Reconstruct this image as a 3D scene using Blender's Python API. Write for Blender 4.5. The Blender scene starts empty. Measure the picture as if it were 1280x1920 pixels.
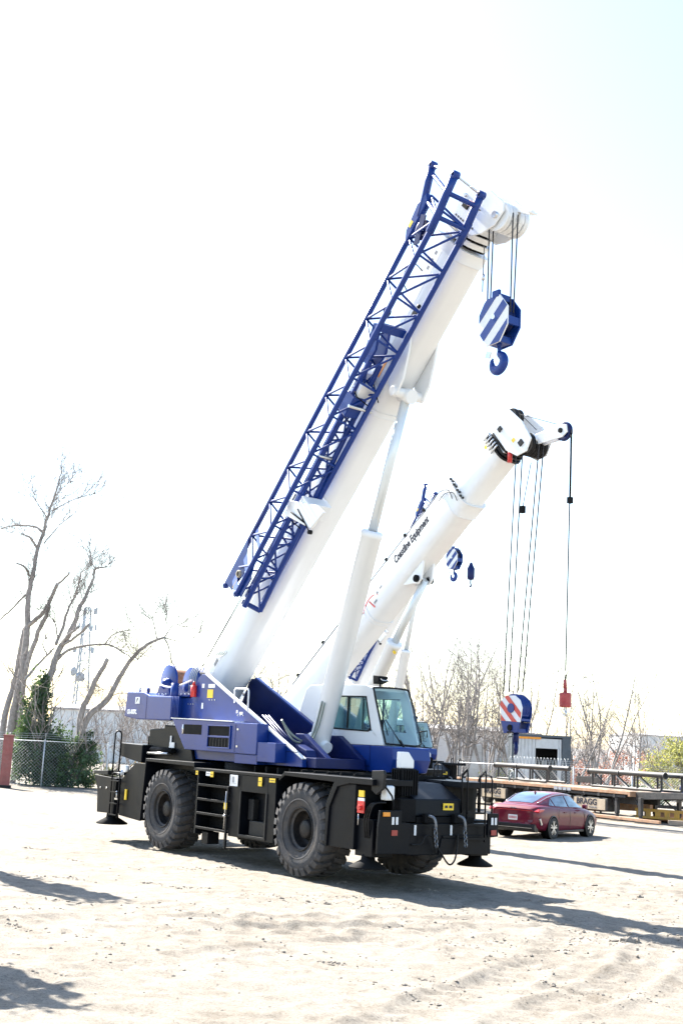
import bpy, math, random
from mathutils import Matrix, Vector, noise
import numpy as np

random.seed(7)
SC = bpy.context.scene
COL = SC.collection

# ------------------------------------------------------------------ camera
cam_d = bpy.data.cameras.new("camera")
cam_d.sensor_fit = 'VERTICAL'
cam_d.sensor_height = 36.0
cam_d.lens = 43.125
cam_d.clip_start = 0.1
cam_d.clip_end = 5000
cam = bpy.data.objects.new("camera", cam_d)
COL.objects.link(cam)
_r = Vector((0.99871521, -0.00940604, 0.04979407))
_u = Vector((-0.05067468, -0.18537775, 0.98135986))
_f = Vector((0.0, 0.98262232, 0.18561622))
cam.matrix_world = Matrix(((_r.x, _u.x, -_f.x, 0.0), (_r.y, _u.y, -_f.y, 0.0), (_r.z, _u.z, -_f.z, 2.669), (0, 0, 0, 1)))
SC.camera = cam

# ------------------------------------------------------------------ sky and sun
SUN_EL = math.radians(44.0)
SUN_AZ = Vector((-0.63, 0.777, 0.0)).normalized()      # horizontal direction towards the sun
world = bpy.data.worlds.new("World")
SC.world = world
world.use_nodes = True
wn = world.node_tree
wn.nodes.clear()
w_out = wn.nodes.new('ShaderNodeOutputWorld')
w_bg = wn.nodes.new('ShaderNodeBackground')
w_sky = wn.nodes.new('ShaderNodeTexSky')
w_sky.sky_type = 'NISHITA'
w_sky.sun_disc = False
w_sky.sun_elevation = SUN_EL
w_sky.sun_rotation = math.atan2(SUN_AZ.x, SUN_AZ.y)
w_sky.altitude = 50
w_sky.air_density = 1.2
w_sky.dust_density = 0.8
w_sky.ozone_density = 1.0
w_bg.inputs['Strength'].default_value = 0.082
wn.links.new(w_sky.outputs['Color'], w_bg.inputs['Color'])
wn.links.new(w_bg.outputs['Background'], w_out.inputs['Surface'])

sun_d = bpy.data.lights.new("sun", 'SUN')
sun_d.energy = 5.0
sun_d.angle = math.radians(0.5)
sun_d.color = (1.0, 0.945, 0.855)
sun = bpy.data.objects.new("sun", sun_d)
COL.objects.link(sun)
_sd = Vector((SUN_AZ.x * math.cos(SUN_EL), SUN_AZ.y * math.cos(SUN_EL), math.sin(SUN_EL)))
sun.rotation_euler = _sd.to_track_quat('Z', 'Y').to_euler()
sun.location = (-20, 20, 30)

SC.view_settings.view_transform = 'Standard'
SC.view_settings.look = 'None'
SC.view_settings.exposure = 2.22
SC.view_settings.gamma = 1.0
SC.view_settings.use_curve_mapping = False

# ------------------------------------------------------------------ materials
MATS = {}

def mat(name, color, rough=0.5, metal=0.0, coat=0.0, var=0.15, vscale=3.0, dust=0.0, dust_col=(0.34, 0.30, 0.25), bump=0.0, bscale=60.0,
        spec=0.5, emit=None):
    if name in MATS:
        return MATS[name]
    m = bpy.data.materials.new(name)
    m.use_nodes = True
    nt = m.node_tree
    b = nt.nodes['Principled BSDF']
    b.inputs['Roughness'].default_value = rough
    b.inputs['Metallic'].default_value = metal
    b.inputs['Coat Weight'].default_value = coat
    b.inputs['Coat Roughness'].default_value = 0.05
    b.inputs['Specular IOR Level'].default_value = spec
    tc = nt.nodes.new('ShaderNodeTexCoord')
    nz = nt.nodes.new('ShaderNodeTexNoise')
    nz.inputs['Scale'].default_value = vscale
    nz.inputs['Detail'].default_value = 6.0
    nz.inputs['Roughness'].default_value = 0.65
    nt.links.new(tc.outputs['Object'], nz.inputs['Vector'])
    mp = nt.nodes.new('ShaderNodeMapRange')
    mp.inputs['From Min'].default_value = 0.3
    mp.inputs['From Max'].default_value = 0.7
    mp.inputs['To Min'].default_value = 1.0 - var
    mp.inputs['To Max'].default_value = 1.0 + var
    nt.links.new(nz.outputs['Fac'], mp.inputs['Value'])
    mul = nt.nodes.new('ShaderNodeVectorMath')
    mul.operation = 'SCALE'
    mul.inputs[0].default_value = color[:3]
    nt.links.new(mp.outputs['Result'], mul.inputs['Scale'])
    col_out = mul.outputs['Vector']
    if dust > 0:
        n2 = nt.nodes.new('ShaderNodeTexNoise')
        n2.inputs['Scale'].default_value = vscale * 1.7
        n2.inputs['Detail'].default_value = 8.0
        n2.inputs['Roughness'].default_value = 0.7
        nt.links.new(tc.outputs['Object'], n2.inputs['Vector'])
        m2 = nt.nodes.new('ShaderNodeMapRange')
        m2.inputs['From Min'].default_value = 0.38
        m2.inputs['From Max'].default_value = 0.72
        m2.inputs['To Min'].default_value = 0.0
        m2.inputs['To Max'].default_value = dust
        nt.links.new(n2.outputs['Fac'], m2.inputs['Value'])
        mx = nt.nodes.new('ShaderNodeMix')
        mx.data_type = 'RGBA'
        mx.inputs['B'].default_value = (*dust_col, 1)
        nt.links.new(m2.outputs['Result'], mx.inputs['Factor'])
        nt.links.new(col_out, mx.inputs['A'])
        col_out = mx.outputs['Result']
    nt.links.new(col_out, b.inputs['Base Color'])
    rr = nt.nodes.new('ShaderNodeMapRange')
    rr.inputs['To Min'].default_value = max(0.02, rough * 0.8)
    rr.inputs['To Max'].default_value = min(1.0, rough * 1.25)
    nt.links.new(nz.outputs['Fac'], rr.inputs['Value'])
    nt.links.new(rr.outputs['Result'], b.inputs['Roughness'])
    if bump > 0:
        n3 = nt.nodes.new('ShaderNodeTexNoise')
        n3.inputs['Scale'].default_value = bscale
        n3.inputs['Detail'].default_value = 5.0
        nt.links.new(tc.outputs['Object'], n3.inputs['Vector'])
        bp = nt.nodes.new('ShaderNodeBump')
        bp.inputs['Strength'].default_value = bump
        bp.inputs['Distance'].default_value = 0.02
        nt.links.new(n3.outputs['Fac'], bp.inputs['Height'])
        nt.links.new(bp.outputs['Normal'], b.inputs['Normal'])
    MATS[name] = m
    return m

def glass_mat(name, tint, rough=0.03, refl=0.06):
    m = bpy.data.materials.new(name)
    m.use_nodes = True
    nt = m.node_tree
    nt.nodes.clear()
    o = nt.nodes.new('ShaderNodeOutputMaterial')
    tr = nt.nodes.new('ShaderNodeBsdfTransparent')
    tr.inputs['Color'].default_value = (*tint, 1)
    gl = nt.nodes.new('ShaderNodeBsdfGlossy')
    gl.inputs['Roughness'].default_value = rough
    gl.inputs['Color'].default_value = (0.9, 0.97, 1.0, 1)
    lw = nt.nodes.new('ShaderNodeLayerWeight')
    lw.inputs['Blend'].default_value = 0.5
    pw = nt.nodes.new('ShaderNodeMath'); pw.operation = 'POWER'; pw.inputs[1].default_value = 4.0
    nt.links.new(lw.outputs['Facing'], pw.inputs[0])
    fr = nt.nodes.new('ShaderNodeMath'); fr.operation = 'MULTIPLY_ADD'; fr.inputs[1].default_value = 0.8; fr.inputs[2].default_value = 0.04
    nt.links.new(pw.outputs['Value'], fr.inputs[0])
    nz = nt.nodes.new('ShaderNodeTexNoise')
    nz.inputs['Scale'].default_value = 2.0
    ad = nt.nodes.new('ShaderNodeMath')
    ad.operation = 'MULTIPLY_ADD'
    ad.inputs[1].default_value = refl
    nt.links.new(nz.outputs['Fac'], ad.inputs[0])
    nt.links.new(fr.outputs['Value'], ad.inputs[2])
    mx = nt.nodes.new('ShaderNodeMixShader')
    nt.links.new(ad.outputs['Value'], mx.inputs['Fac'])
    nt.links.new(tr.outputs['BSDF'], mx.inputs[1])
    nt.links.new(gl.outputs['BSDF'], mx.inputs[2])
    nt.links.new(mx.outputs['Shader'], o.inputs['Surface'])
    MATS[name] = m
    return m

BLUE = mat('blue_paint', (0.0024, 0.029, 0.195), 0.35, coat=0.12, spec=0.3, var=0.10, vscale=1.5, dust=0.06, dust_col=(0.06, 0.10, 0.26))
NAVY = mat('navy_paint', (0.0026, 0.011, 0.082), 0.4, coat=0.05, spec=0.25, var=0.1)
WHITE = mat('white_paint', (0.76, 0.775, 0.79), 0.35, coat=0.3, var=0.03, vscale=0.8, dust=0.08, dust_col=(0.62, 0.60, 0.56))
BLACK = mat('black_paint', (0.0019, 0.0031, 0.0060), 0.45, coat=0.0, var=0.3, vscale=2.0, dust=0.10, dust_col=(0.030, 0.028, 0.027), spec=0.16)
DBLACK = mat('dull_black', (0.0030, 0.0034, 0.0045), 0.7, var=0.2, dust=0.08, dust_col=(0.03, 0.027, 0.025), spec=0.15)
GREYM = mat('dark_grey_paint', (0.016, 0.0165, 0.018), 0.5, var=0.2, dust=0.15, dust_col=(0.06, 0.055, 0.05), spec=0.2)
RUBBER = mat('tyre_rubber', (0.042, 0.045, 0.052), 0.88, var=0.22, vscale=3.0, dust=0.5, dust_col=(0.135, 0.112, 0.092), bump=0.25, bscale=40, spec=0.3)
RIM = mat('wheel_rim_black', (0.010, 0.011, 0.013), 0.5, var=0.2, dust=0.28, dust_col=(0.10, 0.075, 0.06), spec=0.25)
RUST = mat('rusty_steel', (0.22, 0.085, 0.04), 0.8, var=0.4, vscale=8, dust=0.3)
STEEL = mat('bare_steel', (0.55, 0.56, 0.58), 0.28, metal=1.0, var=0.1)
CHROME = mat('chromed_rod', (0.68, 0.72, 0.74), 0.30, metal=0.25, var=0.04)
ROPE = mat('wire_rope', (0.045, 0.045, 0.05), 0.65, var=0.2, vscale=30, spec=0.2)
HOSE = mat('black_hose', (0.008, 0.008, 0.009), 0.5, var=0.1, spec=0.25)
GHOSE = mat('grey_hose', (0.20, 0.24, 0.22), 0.5, var=0.1)
YELLOW = mat('yellow_decal', (0.80, 0.55, 0.03), 0.5, var=0.05)
ORANGE = mat('amber_lens', (0.75, 0.28, 0.03), 0.3, var=0.05)
RED = mat('red_paint', (0.55, 0.03, 0.025), 0.4, var=0.1, coat=0.2)
REDB = mat('weathered_red', (0.36, 0.035, 0.04), 0.6, var=0.2, dust=0.3, dust_col=(0.4, 0.2, 0.18))
DECAL = mat('white_decal', (0.75, 0.76, 0.78), 0.5, var=0.04)
INK = mat('black_ink', (0.012, 0.014, 0.03), 0.6, var=0.05)
GREYINK = mat('grey_ink', (0.25, 0.26, 0.28), 0.6, var=0.05)
LAMP = mat('lamp_lens', (0.7, 0.72, 0.75), 0.1, var=0.05)
GLASS = glass_mat('cab_glass', (0.66, 0.80, 0.82))
CARGLASS = glass_mat('car_glass', (0.14, 0.18, 0.20), 0.02, 0.42)

# ------------------------------------------------------------------ mesh helpers
class MB:
    def __init__(self):
        self.v = []; self.f = []; self.s = []

    def add(self, vs, fs, smooth=False):
        n = len(self.v)
        self.v.extend([tuple(p) for p in vs])
        for q in fs:
            self.f.append(tuple(i + n for i in q)); self.s.append(smooth)
        return self

    def box(self, x0, x1, y0, y1, z0, z1, M=None):
        vs = [(x, y, z) for x in (x0, x1) for y in (y0, y1) for z in (z0, z1)]
        if M is not None:
            vs = [M @ Vector(p) for p in vs]
        fs = [(0, 1, 3, 2), (4, 6, 7, 5), (0, 4, 5, 1), (2, 3, 7, 6), (0, 2, 6, 4), (1, 5, 7, 3)]
        return self.add(vs, fs)

    def cyl(self, p0, p1, r0, r1=None, n=12, caps=True, smooth=True):
        r1 = r0 if r1 is None else r1
        p0 = Vector(p0); p1 = Vector(p1)
        d = (p1 - p0)
        if d.length < 1e-6:
            return self
        d.normalize()
        a = d.orthogonal().normalized(); b = d.cross(a)
        vs = []
        for p, r in ((p0, r0), (p1, r1)):
            for i in range(n):
                t = 2 * math.pi * i / n
                vs.append(p + a * (r * math.cos(t)) + b * (r * math.sin(t)))
        fs = [(i, (i + 1) % n, n + (i + 1) % n, n + i) for i in range(n)]
        self.add(vs, fs, smooth)
        if caps:
            k = len(self.v) - 2 * n
            self.f.append(tuple(k + n - 1 - i for i in range(n))); self.s.append(False)
            self.f.append(tuple(k + n + i for i in range(n))); self.s.append(False)
        return self

    def prism(self, poly, axis, c0, c1, smooth=False):
        n = len(poly)
        def P(a, b, c):
            return {'y': (a, c, b), 'x': (c, a, b), 'z': (a, b, c)}[axis]
        vs = [P(a, b, c0) for a, b in poly] + [P(a, b, c1) for a, b in poly]
        fs = [(i, (i + 1) % n, n + (i + 1) % n, n + i) for i in range(n)]
        self.add(vs, fs, smooth)
        k = len(self.v) - 2 * n
        self.f.append(tuple(k + n - 1 - i for i in range(n))); self.s.append(False)
        self.f.append(tuple(k + n + i for i in range(n))); self.s.append(False)
        return self

    def lathe(self, prof, o, ax, n=24, smooth=True):
        o = Vector(o); ax = Vector(ax).normalized()
        a = ax.orthogonal().normalized(); b = ax.cross(a)
        vs = []
        for r, h in prof:
            for i in range(n):
                t = 2 * math.pi * i / n
                vs.append(o + ax * h + a * (r * math.cos(t)) + b * (r * math.sin(t)))
        fs = []
        for j in range(len(prof) - 1):
            for i in range(n):
                fs.append((j * n + i, j * n + (i + 1) % n, (j + 1) * n + (i + 1) % n, (j + 1) * n + i))
        return self.add(vs, fs, smooth)

    def tube(self, pts, r, n=8, smooth=True, r1=None):
        pts = [Vector(p) for p in pts]
        m = len(pts)
        vs = []; prev = None
        for k, p in enumerate(pts):
            d = (pts[min(k + 1, m - 1)] - pts[max(k - 1, 0)]).normalized()
            if prev is None:
                a = d.orthogonal().normalized()
            else:
                a = (prev - d * prev.dot(d))
                a = a.normalized() if a.length > 1e-5 else d.orthogonal().normalized()
            prev = a; b = d.cross(a)
            rr = r if r1 is None else r + (r1 - r) * k / (m - 1)
            for i in range(n):
                t = 2 * math.pi * i / n
                vs.append(p + a * (rr * math.cos(t)) + b * (rr * math.sin(t)))
        fs = []
        for k in range(m - 1):
            for i in range(n):
                fs.append((k * n + i, k * n + (i + 1) % n, (k + 1) * n + (i + 1) % n, (k + 1) * n + i))
        self.add(vs, fs, smooth)
        k = len(self.v) - m * n
        self.f.append(tuple(k + n - 1 - i for i in range(n))); self.s.append(False)
        self.f.append(tuple(k + (m - 1) * n + i for i in range(n))); self.s.append(False)
        return self

    def ball(self, c, r, n=10):
        prof = [(max(1e-4, r * math.sin(math.pi * i / n)), -r * math.cos(math.pi * i / n)) for i in range(n + 1)]
        return self.lathe(prof, c, (0, 0, 1), 2 * n)

    def mesh(self, name, m):
        me = bpy.data.meshes.new(name)
        me.from_pydata(self.v, [], self.f)
        me.polygons.foreach_set('use_smooth', self.s)
        me.materials.append(m)
        me.update()
        return me

    def build(self, name, m, parent=None, bevel=0.0, loc=None, rot=None):
        o = bpy.data.objects.new(name, self.mesh(name, m))
        COL.objects.link(o)
        if parent is not None:
            o.parent = parent
        if loc is not None:
            o.location = loc
        if rot is not None:
            o.rotation_euler = rot
        if bevel > 0:
            b = o.modifiers.new('bevel', 'BEVEL')
            b.width = bevel; b.segments = 2; b.limit_method = 'ANGLE'; b.angle_limit = math.radians(40)
        return o

def smooth_path(pts, k=6):
    pts = [Vector(p) for p in pts]
    out = []
    for i in range(len(pts) - 1):
        p0 = pts[max(i - 1, 0)]; p1 = pts[i]; p2 = pts[i + 1]; p3 = pts[min(i + 2, len(pts) - 1)]
        for j in range(k):
            t = j / k
            out.append(0.5 * ((2 * p1) + (p2 - p0) * t + (2 * p0 - 5 * p1 + 4 * p2 - p3) * t * t + (3 * p1 - p0 - 3 * p2 + p3) * t ** 3))
    out.append(pts[-1])
    return out

_unit = {}
def bar(name, p0, p1, r, m, parent, n=8):
    """round bar between two points; alike bars share one unit mesh"""
    key = (m.name, n)
    if key not in _unit:
        _unit[key] = MB().cyl((0, 0, 0), (0, 0, 1), 1.0, n=n).mesh('bar_' + m.name, m)
    o = bpy.data.objects.new(name, _unit[key])
    COL.objects.link(o)
    p0 = Vector(p0); d = Vector(p1) - p0
    o.parent = parent
    o.matrix_local = Matrix.Translation(p0) @ d.to_track_quat('Z', 'Y').to_matrix().to_4x4() @ Matrix.Diagonal((r, r, d.length, 1))
    return o

def islands(mb, gap=0.03):
    """vertex groups of a mesh that stand apart from each other"""
    n = len(mb.v); par = list(range(n))
    def find(a):
        while par[a] != a:
            par[a] = par[par[a]]; a = par[a]
        return a
    for q in mb.f:
        r = find(q[0])
        for i in q[1:]:
            par[find(i)] = r
    box = {}
    for i, p in enumerate(mb.v):
        r = find(i)
        b = box.get(r)
        if b is None: box[r] = [list(p), list(p)]
        else:
            for k in range(3):
                b[0][k] = min(b[0][k], p[k]); b[1][k] = max(b[1][k], p[k])
    keys = list(box); grp = {k: k for k in keys}
    def gf(a):
        while grp[a] != a: a = grp[a]
        return a
    for i, a in enumerate(keys):
        for b in keys[i + 1:]:
            if all(box[a][0][k] - gap < box[b][1][k] and box[b][0][k] - gap < box[a][1][k] for k in range(3)):
                ra, rb = gf(a), gf(b)
                if ra != rb: grp[ra] = rb
    out = {}
    for k in keys: out.setdefault(gf(k), []).append(k)
    size = {g: max(max(box[k][1][c] for k in ks) - min(box[k][0][c] for k in ks) for c in range(3)) for g, ks in out.items()}
    return find, {k: gf(k) for k in keys}, size

def part(name, m, parent, fn, bevel=0.0, split=True, least=0.12, **kw):
    mb = MB(); fn(mb)
    if split and len(mb.f) < 900:
        find, grp, size = islands(mb)
        if 1 < len(size) <= 14 and min(size.values()) >= least:
            first = None
            for g in sorted(size, key=lambda g: -size[g]):
                sb = MB(); idx = {}
                for q, sm in zip(mb.f, mb.s):
                    if grp[find(q[0])] == g:
                        for i in q:
                            if i not in idx:
                                idx[i] = len(sb.v); sb.v.append(mb.v[i])
                        sb.f.append(tuple(idx[i] for i in q)); sb.s.append(sm)
                o = sb.build(name, m, parent, bevel, **kw)
                first = first or o
            return first
    return mb.build(name, m, parent, bevel, **kw)

def bx(name, m, parent, x0, x1, y0, y1, z0, z1, bevel=0.012):
    return MB().box(x0, x1, y0, y1, z0, z1).build(name, m, parent, bevel)

def empty(name, loc=(0, 0, 0), rz=0.0):
    o = bpy.data.objects.new(name, None)
    o.empty_display_size = 0.3
    COL.objects.link(o)
    o.location = loc; o.rotation_euler = (0, 0, rz)
    return o

def tag(o, label=None, cat=None, group=None, kind=None):
    if label: o['label'] = label
    if cat: o['category'] = cat
    if group: o['group'] = group
    if kind: o['kind'] = kind
    return o

def text(name, s, size, m, parent, M, shear=0.0, extrude=0.004, xs=1.0, bold=0.0):
    cu = bpy.data.curves.new('txt', 'FONT')
    cu.body = s; cu.size = size; cu.shear = shear; cu.extrude = extrude; cu.offset = bold
    cu.align_x = 'LEFT'; cu.resolution_u = 3
    t = bpy.data.objects.new('txt', cu)
    COL.objects.link(t)
    bpy.context.view_layer.update()
    dg = bpy.context.evaluated_depsgraph_get()
    me = bpy.data.meshes.new_from_object(t.evaluated_get(dg))
    bpy.data.objects.remove(t)
    me.materials.clear(); me.materials.append(m)
    o = bpy.data.objects.new(name, me)
    COL.objects.link(o)
    o.parent = parent
    o.matrix_local = M @ Matrix.Diagonal((xs, 1, 1, 1))
    return o

def side_M(x, y, z, tilt=0.0):
    """text frame on a face that looks towards -y, reading along +x (tilted up by tilt)"""
    return Matrix.Translation((x, y, z)) @ Matrix.Rotation(-tilt, 4, 'Y') @ Matrix.Rotation(math.pi / 2, 4, 'X')

def kids(o):
    return [c for c in bpy.data.objects if c.parent == o]
# ================================================================== ground
_VN = {}
def value_noise(x, y, sc, seed):
    if seed not in _VN:
        _VN[seed] = np.random.default_rng(seed).random((256, 256))
    g = _VN[seed]
    u = x / sc; v = y / sc
    i = np.floor(u).astype(int); j = np.floor(v).astype(int)
    fx = u - i; fy = v - j
    fx = fx * fx * (3 - 2 * fx); fy = fy * fy * (3 - 2 * fy)
    a = g[i % 256, j % 256]; b = g[(i + 1) % 256, j % 256]; c = g[i % 256, (j + 1) % 256]; d = g[(i + 1) % 256, (j + 1) % 256]
    return (a + (b - a) * fx) * (1 - fy) + (c + (d - c) * fx) * fy - 0.5

def ground_height(x, y):
    near = np.clip((60 - y) / 25, 0, 1) * np.clip((22 - np.abs(x)) / 8, 0, 1)
    z = value_noise(x, y, 2.6, 1) * 0.05 + value_noise(x, y, .9, 2) * 0.022 + value_noise(x, y, .33, 3) * 0.026 + value_noise(x, y, .17, 4) * 0.026
    # wheel ruts sweeping across the yard
    for k, (ox, oy, ang, cv) in enumerate(((2.5, 17.0, -.55, .012), (4.4, 17.6, -.55, .012), (-3.0, 19.0, .35, -.01), (-1.2, 18.6, .35, -.01), (6.5, 26.5, -.2, .0), (6.2, 28.2, -.2, .0), (1.5, 14.2, 1.05, .02), (3.0, 14.6, 1.05, .02), (-2.5, 15.0, .9, -.02), (4.6, 20.6, -.93, .004), (6.8, 21.9, -.93, .004), (-6.0, 33.0, -.93, .0))):
        c, s = math.cos(ang), math.sin(ang)
        lx = (x - ox) * c + (y - oy) * s
        ly = -(x - ox) * s + (y - oy) * c - cv * lx * lx + value_noise(x, y, 1.3, 20 + k) * .25
        amp = 0.5 + value_noise(x, y, 1.1, 40 + k)
        prof = -0.05 * np.exp(-(ly / .30) ** 8) + 0.045 * np.exp(-((np.abs(ly) - .40) / .09) ** 2) * (1 + 2 * value_noise(x, y, .22, 80 + k))
        tread = 0.022 * np.tanh(3 * np.sin(lx * 17 + np.abs(ly) * 9)) * np.exp(-(ly / .27) ** 4) * (value_noise(x, y, .7, 60 + k) + .6)
        z = z + (prof * amp * .8 + tread) * np.exp(-(lx / 7.5) ** 4)
    return z * near - 0.03 * near

def graded(a, b, c, d, fine, k=1.12):
    xs = list(np.arange(b, c + 1e-6, fine))
    st = fine
    while xs[-1] < d:
        st *= k; xs.append(xs[-1] + st)
    st = fine
    while xs[0] > a:
        st *= k; xs.insert(0, xs[0] - st)
    return np.array(xs)

gx = graded(-1500, -7.5, 9.5, 1500, .065)
gy = graded(-200, 12.0, 29.0, 2500, .07, 1.09)
GX, GY = np.meshgrid(gx, gy)
GZ = ground_height(GX, GY)
gv = np.stack([GX.ravel(), GY.ravel(), GZ.ravel()], -1)
nx_, ny_ = len(gx), len(gy)
ii = (np.arange(ny_ - 1)[:, None] * nx_ + np.arange(nx_ - 1)[None, :]).ravel()
gf = np.stack([ii, ii + 1, ii + nx_ + 1, ii + nx_], -1)
gm = bpy.data.meshes.new('ground')
gm.from_pydata(gv.tolist(), [], gf.tolist())
gm.polygons.foreach_set('use_smooth', [True] * len(gm.polygons))
ground = bpy.data.objects.new('ground', gm)
COL.objects.link(ground)
ground['kind'] = 'structure'

def ground_mat():
    m = bpy.data.materials.new('dry_dirt')
    m.use_nodes = True
    nt = m.node_tree; b = nt.nodes['Principled BSDF']
    b.inputs['Roughness'].default_value = 0.95
    b.inputs['Specular IOR Level'].default_value = 0.15
    tc = nt.nodes.new('ShaderNodeTexCoord')
    def nz(scale, detail=8, rough=.65, dist=0.0):
        n = nt.nodes.new('ShaderNodeTexNoise')
        n.inputs['Scale'].default_value = scale; n.inputs['Detail'].default_value = detail; n.inputs['Roughness'].default_value = rough
        n.inputs['Distortion'].default_value = dist
        nt.links.new(tc.outputs['Object'], n.inputs['Vector'])
        return n.outputs['Fac']
    def ramp(fac, stops):
        r = nt.nodes.new('ShaderNodeValToRGB')
        e = r.color_ramp.elements
        e[0].position, e[0].color = stops[0][0], (*stops[0][1], 1)
        e[1].position, e[1].color = stops[-1][0], (*stops[-1][1], 1)
        for p, c in stops[1:-1]:
            k = e.new(p); k.color = (*c, 1)
        nt.links.new(fac, r.inputs['Fac'])
        return r.outputs['Color']
    def mix(f, a, bb, mode='MIX'):
        x = nt.nodes.new('ShaderNodeMix'); x.data_type = 'RGBA'; x.blend_type = mode
        if isinstance(f, float): x.inputs['Factor'].default_value = f
        else: nt.links.new(f, x.inputs['Factor'])
        nt.links.new(a, x.inputs['A']) if not isinstance(a, tuple) else setattr(x.inputs['A'], 'default_value', (*a, 1))
        nt.links.new(bb, x.inputs['B']) if not isinstance(bb, tuple) else setattr(x.inputs['B'], 'default_value', (*bb, 1))
        return x.outputs['Result']
    base = ramp(nz(.45, 6), [(.30, (.18, .158, .130)), (.50, (.24, .217, .184)), (.72, (.29, .268, .232))])
    mid = ramp(nz(3.2, 8, .7, .6), [(.34, (.115, .097, .077)), (.50, (.24, .217, .186)), (.70, (.325, .303, .268))])
    c = mix(.45, base, mid)
    fine = ramp(nz(32, 9, .85), [(.36, (.22, .20, .185)), (.46, (.80, .79, .775)), (.55, (1.02, 1.02, 1.02)), (.75, (1.25, 1.24, 1.22))])
    c = mix(.9, c, fine, 'MULTIPLY')
    # darker damp clods and churned marks
    dk = ramp(nz(1.15, 9, .78, 1.4), [(.555, (0, 0, 0)), (.66, (1, 1, 1))])
    dk2 = ramp(nz(11.0, 8, .78, .8), [(.51, (0, 0, 0)), (.60, (1, 1, 1))])
    mm = mix(1.0, dk, dk2, 'MULTIPLY')
    c = mix(mm, c, (.13, .112, .096))
    # pebbles
    vo = nt.nodes.new('ShaderNodeTexVoronoi'); vo.inputs['Scale'].default_value = 34.0
    nt.links.new(tc.outputs['Object'], vo.inputs['Vector'])
    pb = ramp(vo.outputs['Distance'], [(.10, (1, 1, 1)), (.20, (0, 0, 0))])
    pn = ramp(nz(2.1, 4), [(.5, (0, 0, 0)), (.62, (1, 1, 1))])
    c = mix(mix(1.0, pb, pn, 'MULTIPLY'), c, (.27, .25, .23))
    nt.links.new(c, b.inputs['Base Color'])
    bp = nt.nodes.new('ShaderNodeBump'); bp.inputs['Strength'].default_value = 0.6; bp.inputs['Distance'].default_value = 0.04
    hh = nt.nodes.new('ShaderNodeMath'); hh.operation = 'ADD'
    nt.links.new(nz(30, 8, .8), hh.inputs[0]); nt.links.new(nz(9, 9, .78), hh.inputs[1])
    nt.links.new(hh.outputs['Value'], bp.inputs['Height'])
    nt.links.new(bp.outputs['Normal'], b.inputs['Normal'])
    return m
gm.materials.append(ground_mat())

def gz(x, y):
    return float(ground_height(np.array([[x]]), np.array([[y]]))[0, 0])

CLOD = mat('earth_clod', (.21, .187, .162), .95, var=.35, vscale=9, bump=.5, bscale=30, spec=.1)
def clods():
    mb = MB(); rnd = random.Random(11)
    def clod(x, y, r):
        z = gz(x, y)
        n, m = 6, 4
        vs = []
        sx, sy, sz = rnd.uniform(.8, 1.5), rnd.uniform(.8, 1.3), rnd.uniform(.45, .8)
        a0 = rnd.uniform(0, 6.28)
        for j in range(m):
            ph = math.pi * (j + .35) / (m - .3) - math.pi / 2
            for i in range(n):
                t = 2 * math.pi * i / n + a0
                k = r * rnd.uniform(.72, 1.25)
                vs.append((x + sx * k * math.cos(ph) * math.cos(t), y + sy * k * math.cos(ph) * math.sin(t), z + r * .15 + sz * k * math.sin(ph)))
        fs = [(j * n + i, j * n + (i + 1) % n, (j + 1) * n + (i + 1) % n, (j + 1) * n + i) for j in range(m - 1) for i in range(n)]
        fs += [tuple(range(n - 1, -1, -1)), tuple((m - 1) * n + i for i in range(n))]
        mb.add(vs, fs)
    spots = [(4.55, 19.2, .6, 60), (5.3, 19.7, .35, 26), (6.2, 25.2, .8, 50), (7.4, 24.5, .7, 40), (5.4, 27.0, .6, 26), (7.6, 20.6, .5, 24), (-2.6, 26.3, .35, 20), (-3.7, 26.0, .3, 12), (-.6, 22.3, .7, 50),
             (.3, 22.0, .6, 34), (-2.2, 20.2, .7, 34), (1.6, 19.8, .6, 26), (3.2, 18.4, .9, 40), (2.0, 16.2, .8, 26), (-1.0, 17.2, .9, 30), (-2.4, 15.4, .7, 22), (3.6, 15.0, .8, 22), (2.9, 21.2, .5, 24), (8.2, 28.0, .8, 30), (6.6, 22.4, .5, 22)]
    for x, y, s, n in spots:
        for _ in range(n * 2):
            clod(rnd.gauss(x, s), rnd.gauss(y, s * .7), abs(rnd.gauss(.0, .009)) + .004)
    for _ in range(46):
        y = rnd.uniform(13, 30); x = rnd.uniform(-.27, .29) * y; a = rnd.uniform(-.9, .3); L = rnd.uniform(.15, .7)
        for _ in range(rnd.randint(14, 44)):
            t = rnd.gauss(0, L); clod(x + t * math.cos(a) + rnd.gauss(0, .06), y + t * math.sin(a) + rnd.gauss(0, .06), abs(rnd.gauss(0, .010)) + .004)
    for _ in range(500):
        y = rnd.uniform(12, 36); clod(rnd.uniform(-.32, .34) * y, y, abs(rnd.gauss(0, .007)) + .003)
    for x, y, r in ((4.6, 19.15, .08), (4.75, 19.3, .07), (4.4, 19.25, .06), (4.95, 19.2, .05), (.1, 21.9, .05), (6.3, 25.3, .06), (7.5, 24.6, .06), (5.8, 27.2, .07), (-.7, 22.3, .04), (7.7, 20.5, .05)):
        clod(x, y, r)
    o = mb.build('dirt_clods', CLOD)
    tag(o, 'loose dry clods of earth scattered over the yard', 'dirt', kind='stuff')
clods()
# ================================================================== the rough terrain crane
CRX, CRY, CRTH = -2.6377, 31.1538, -0.93486
BOOM_A = math.radians(47.0)
FOOT = (-0.69, 0.0, 3.655)

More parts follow.
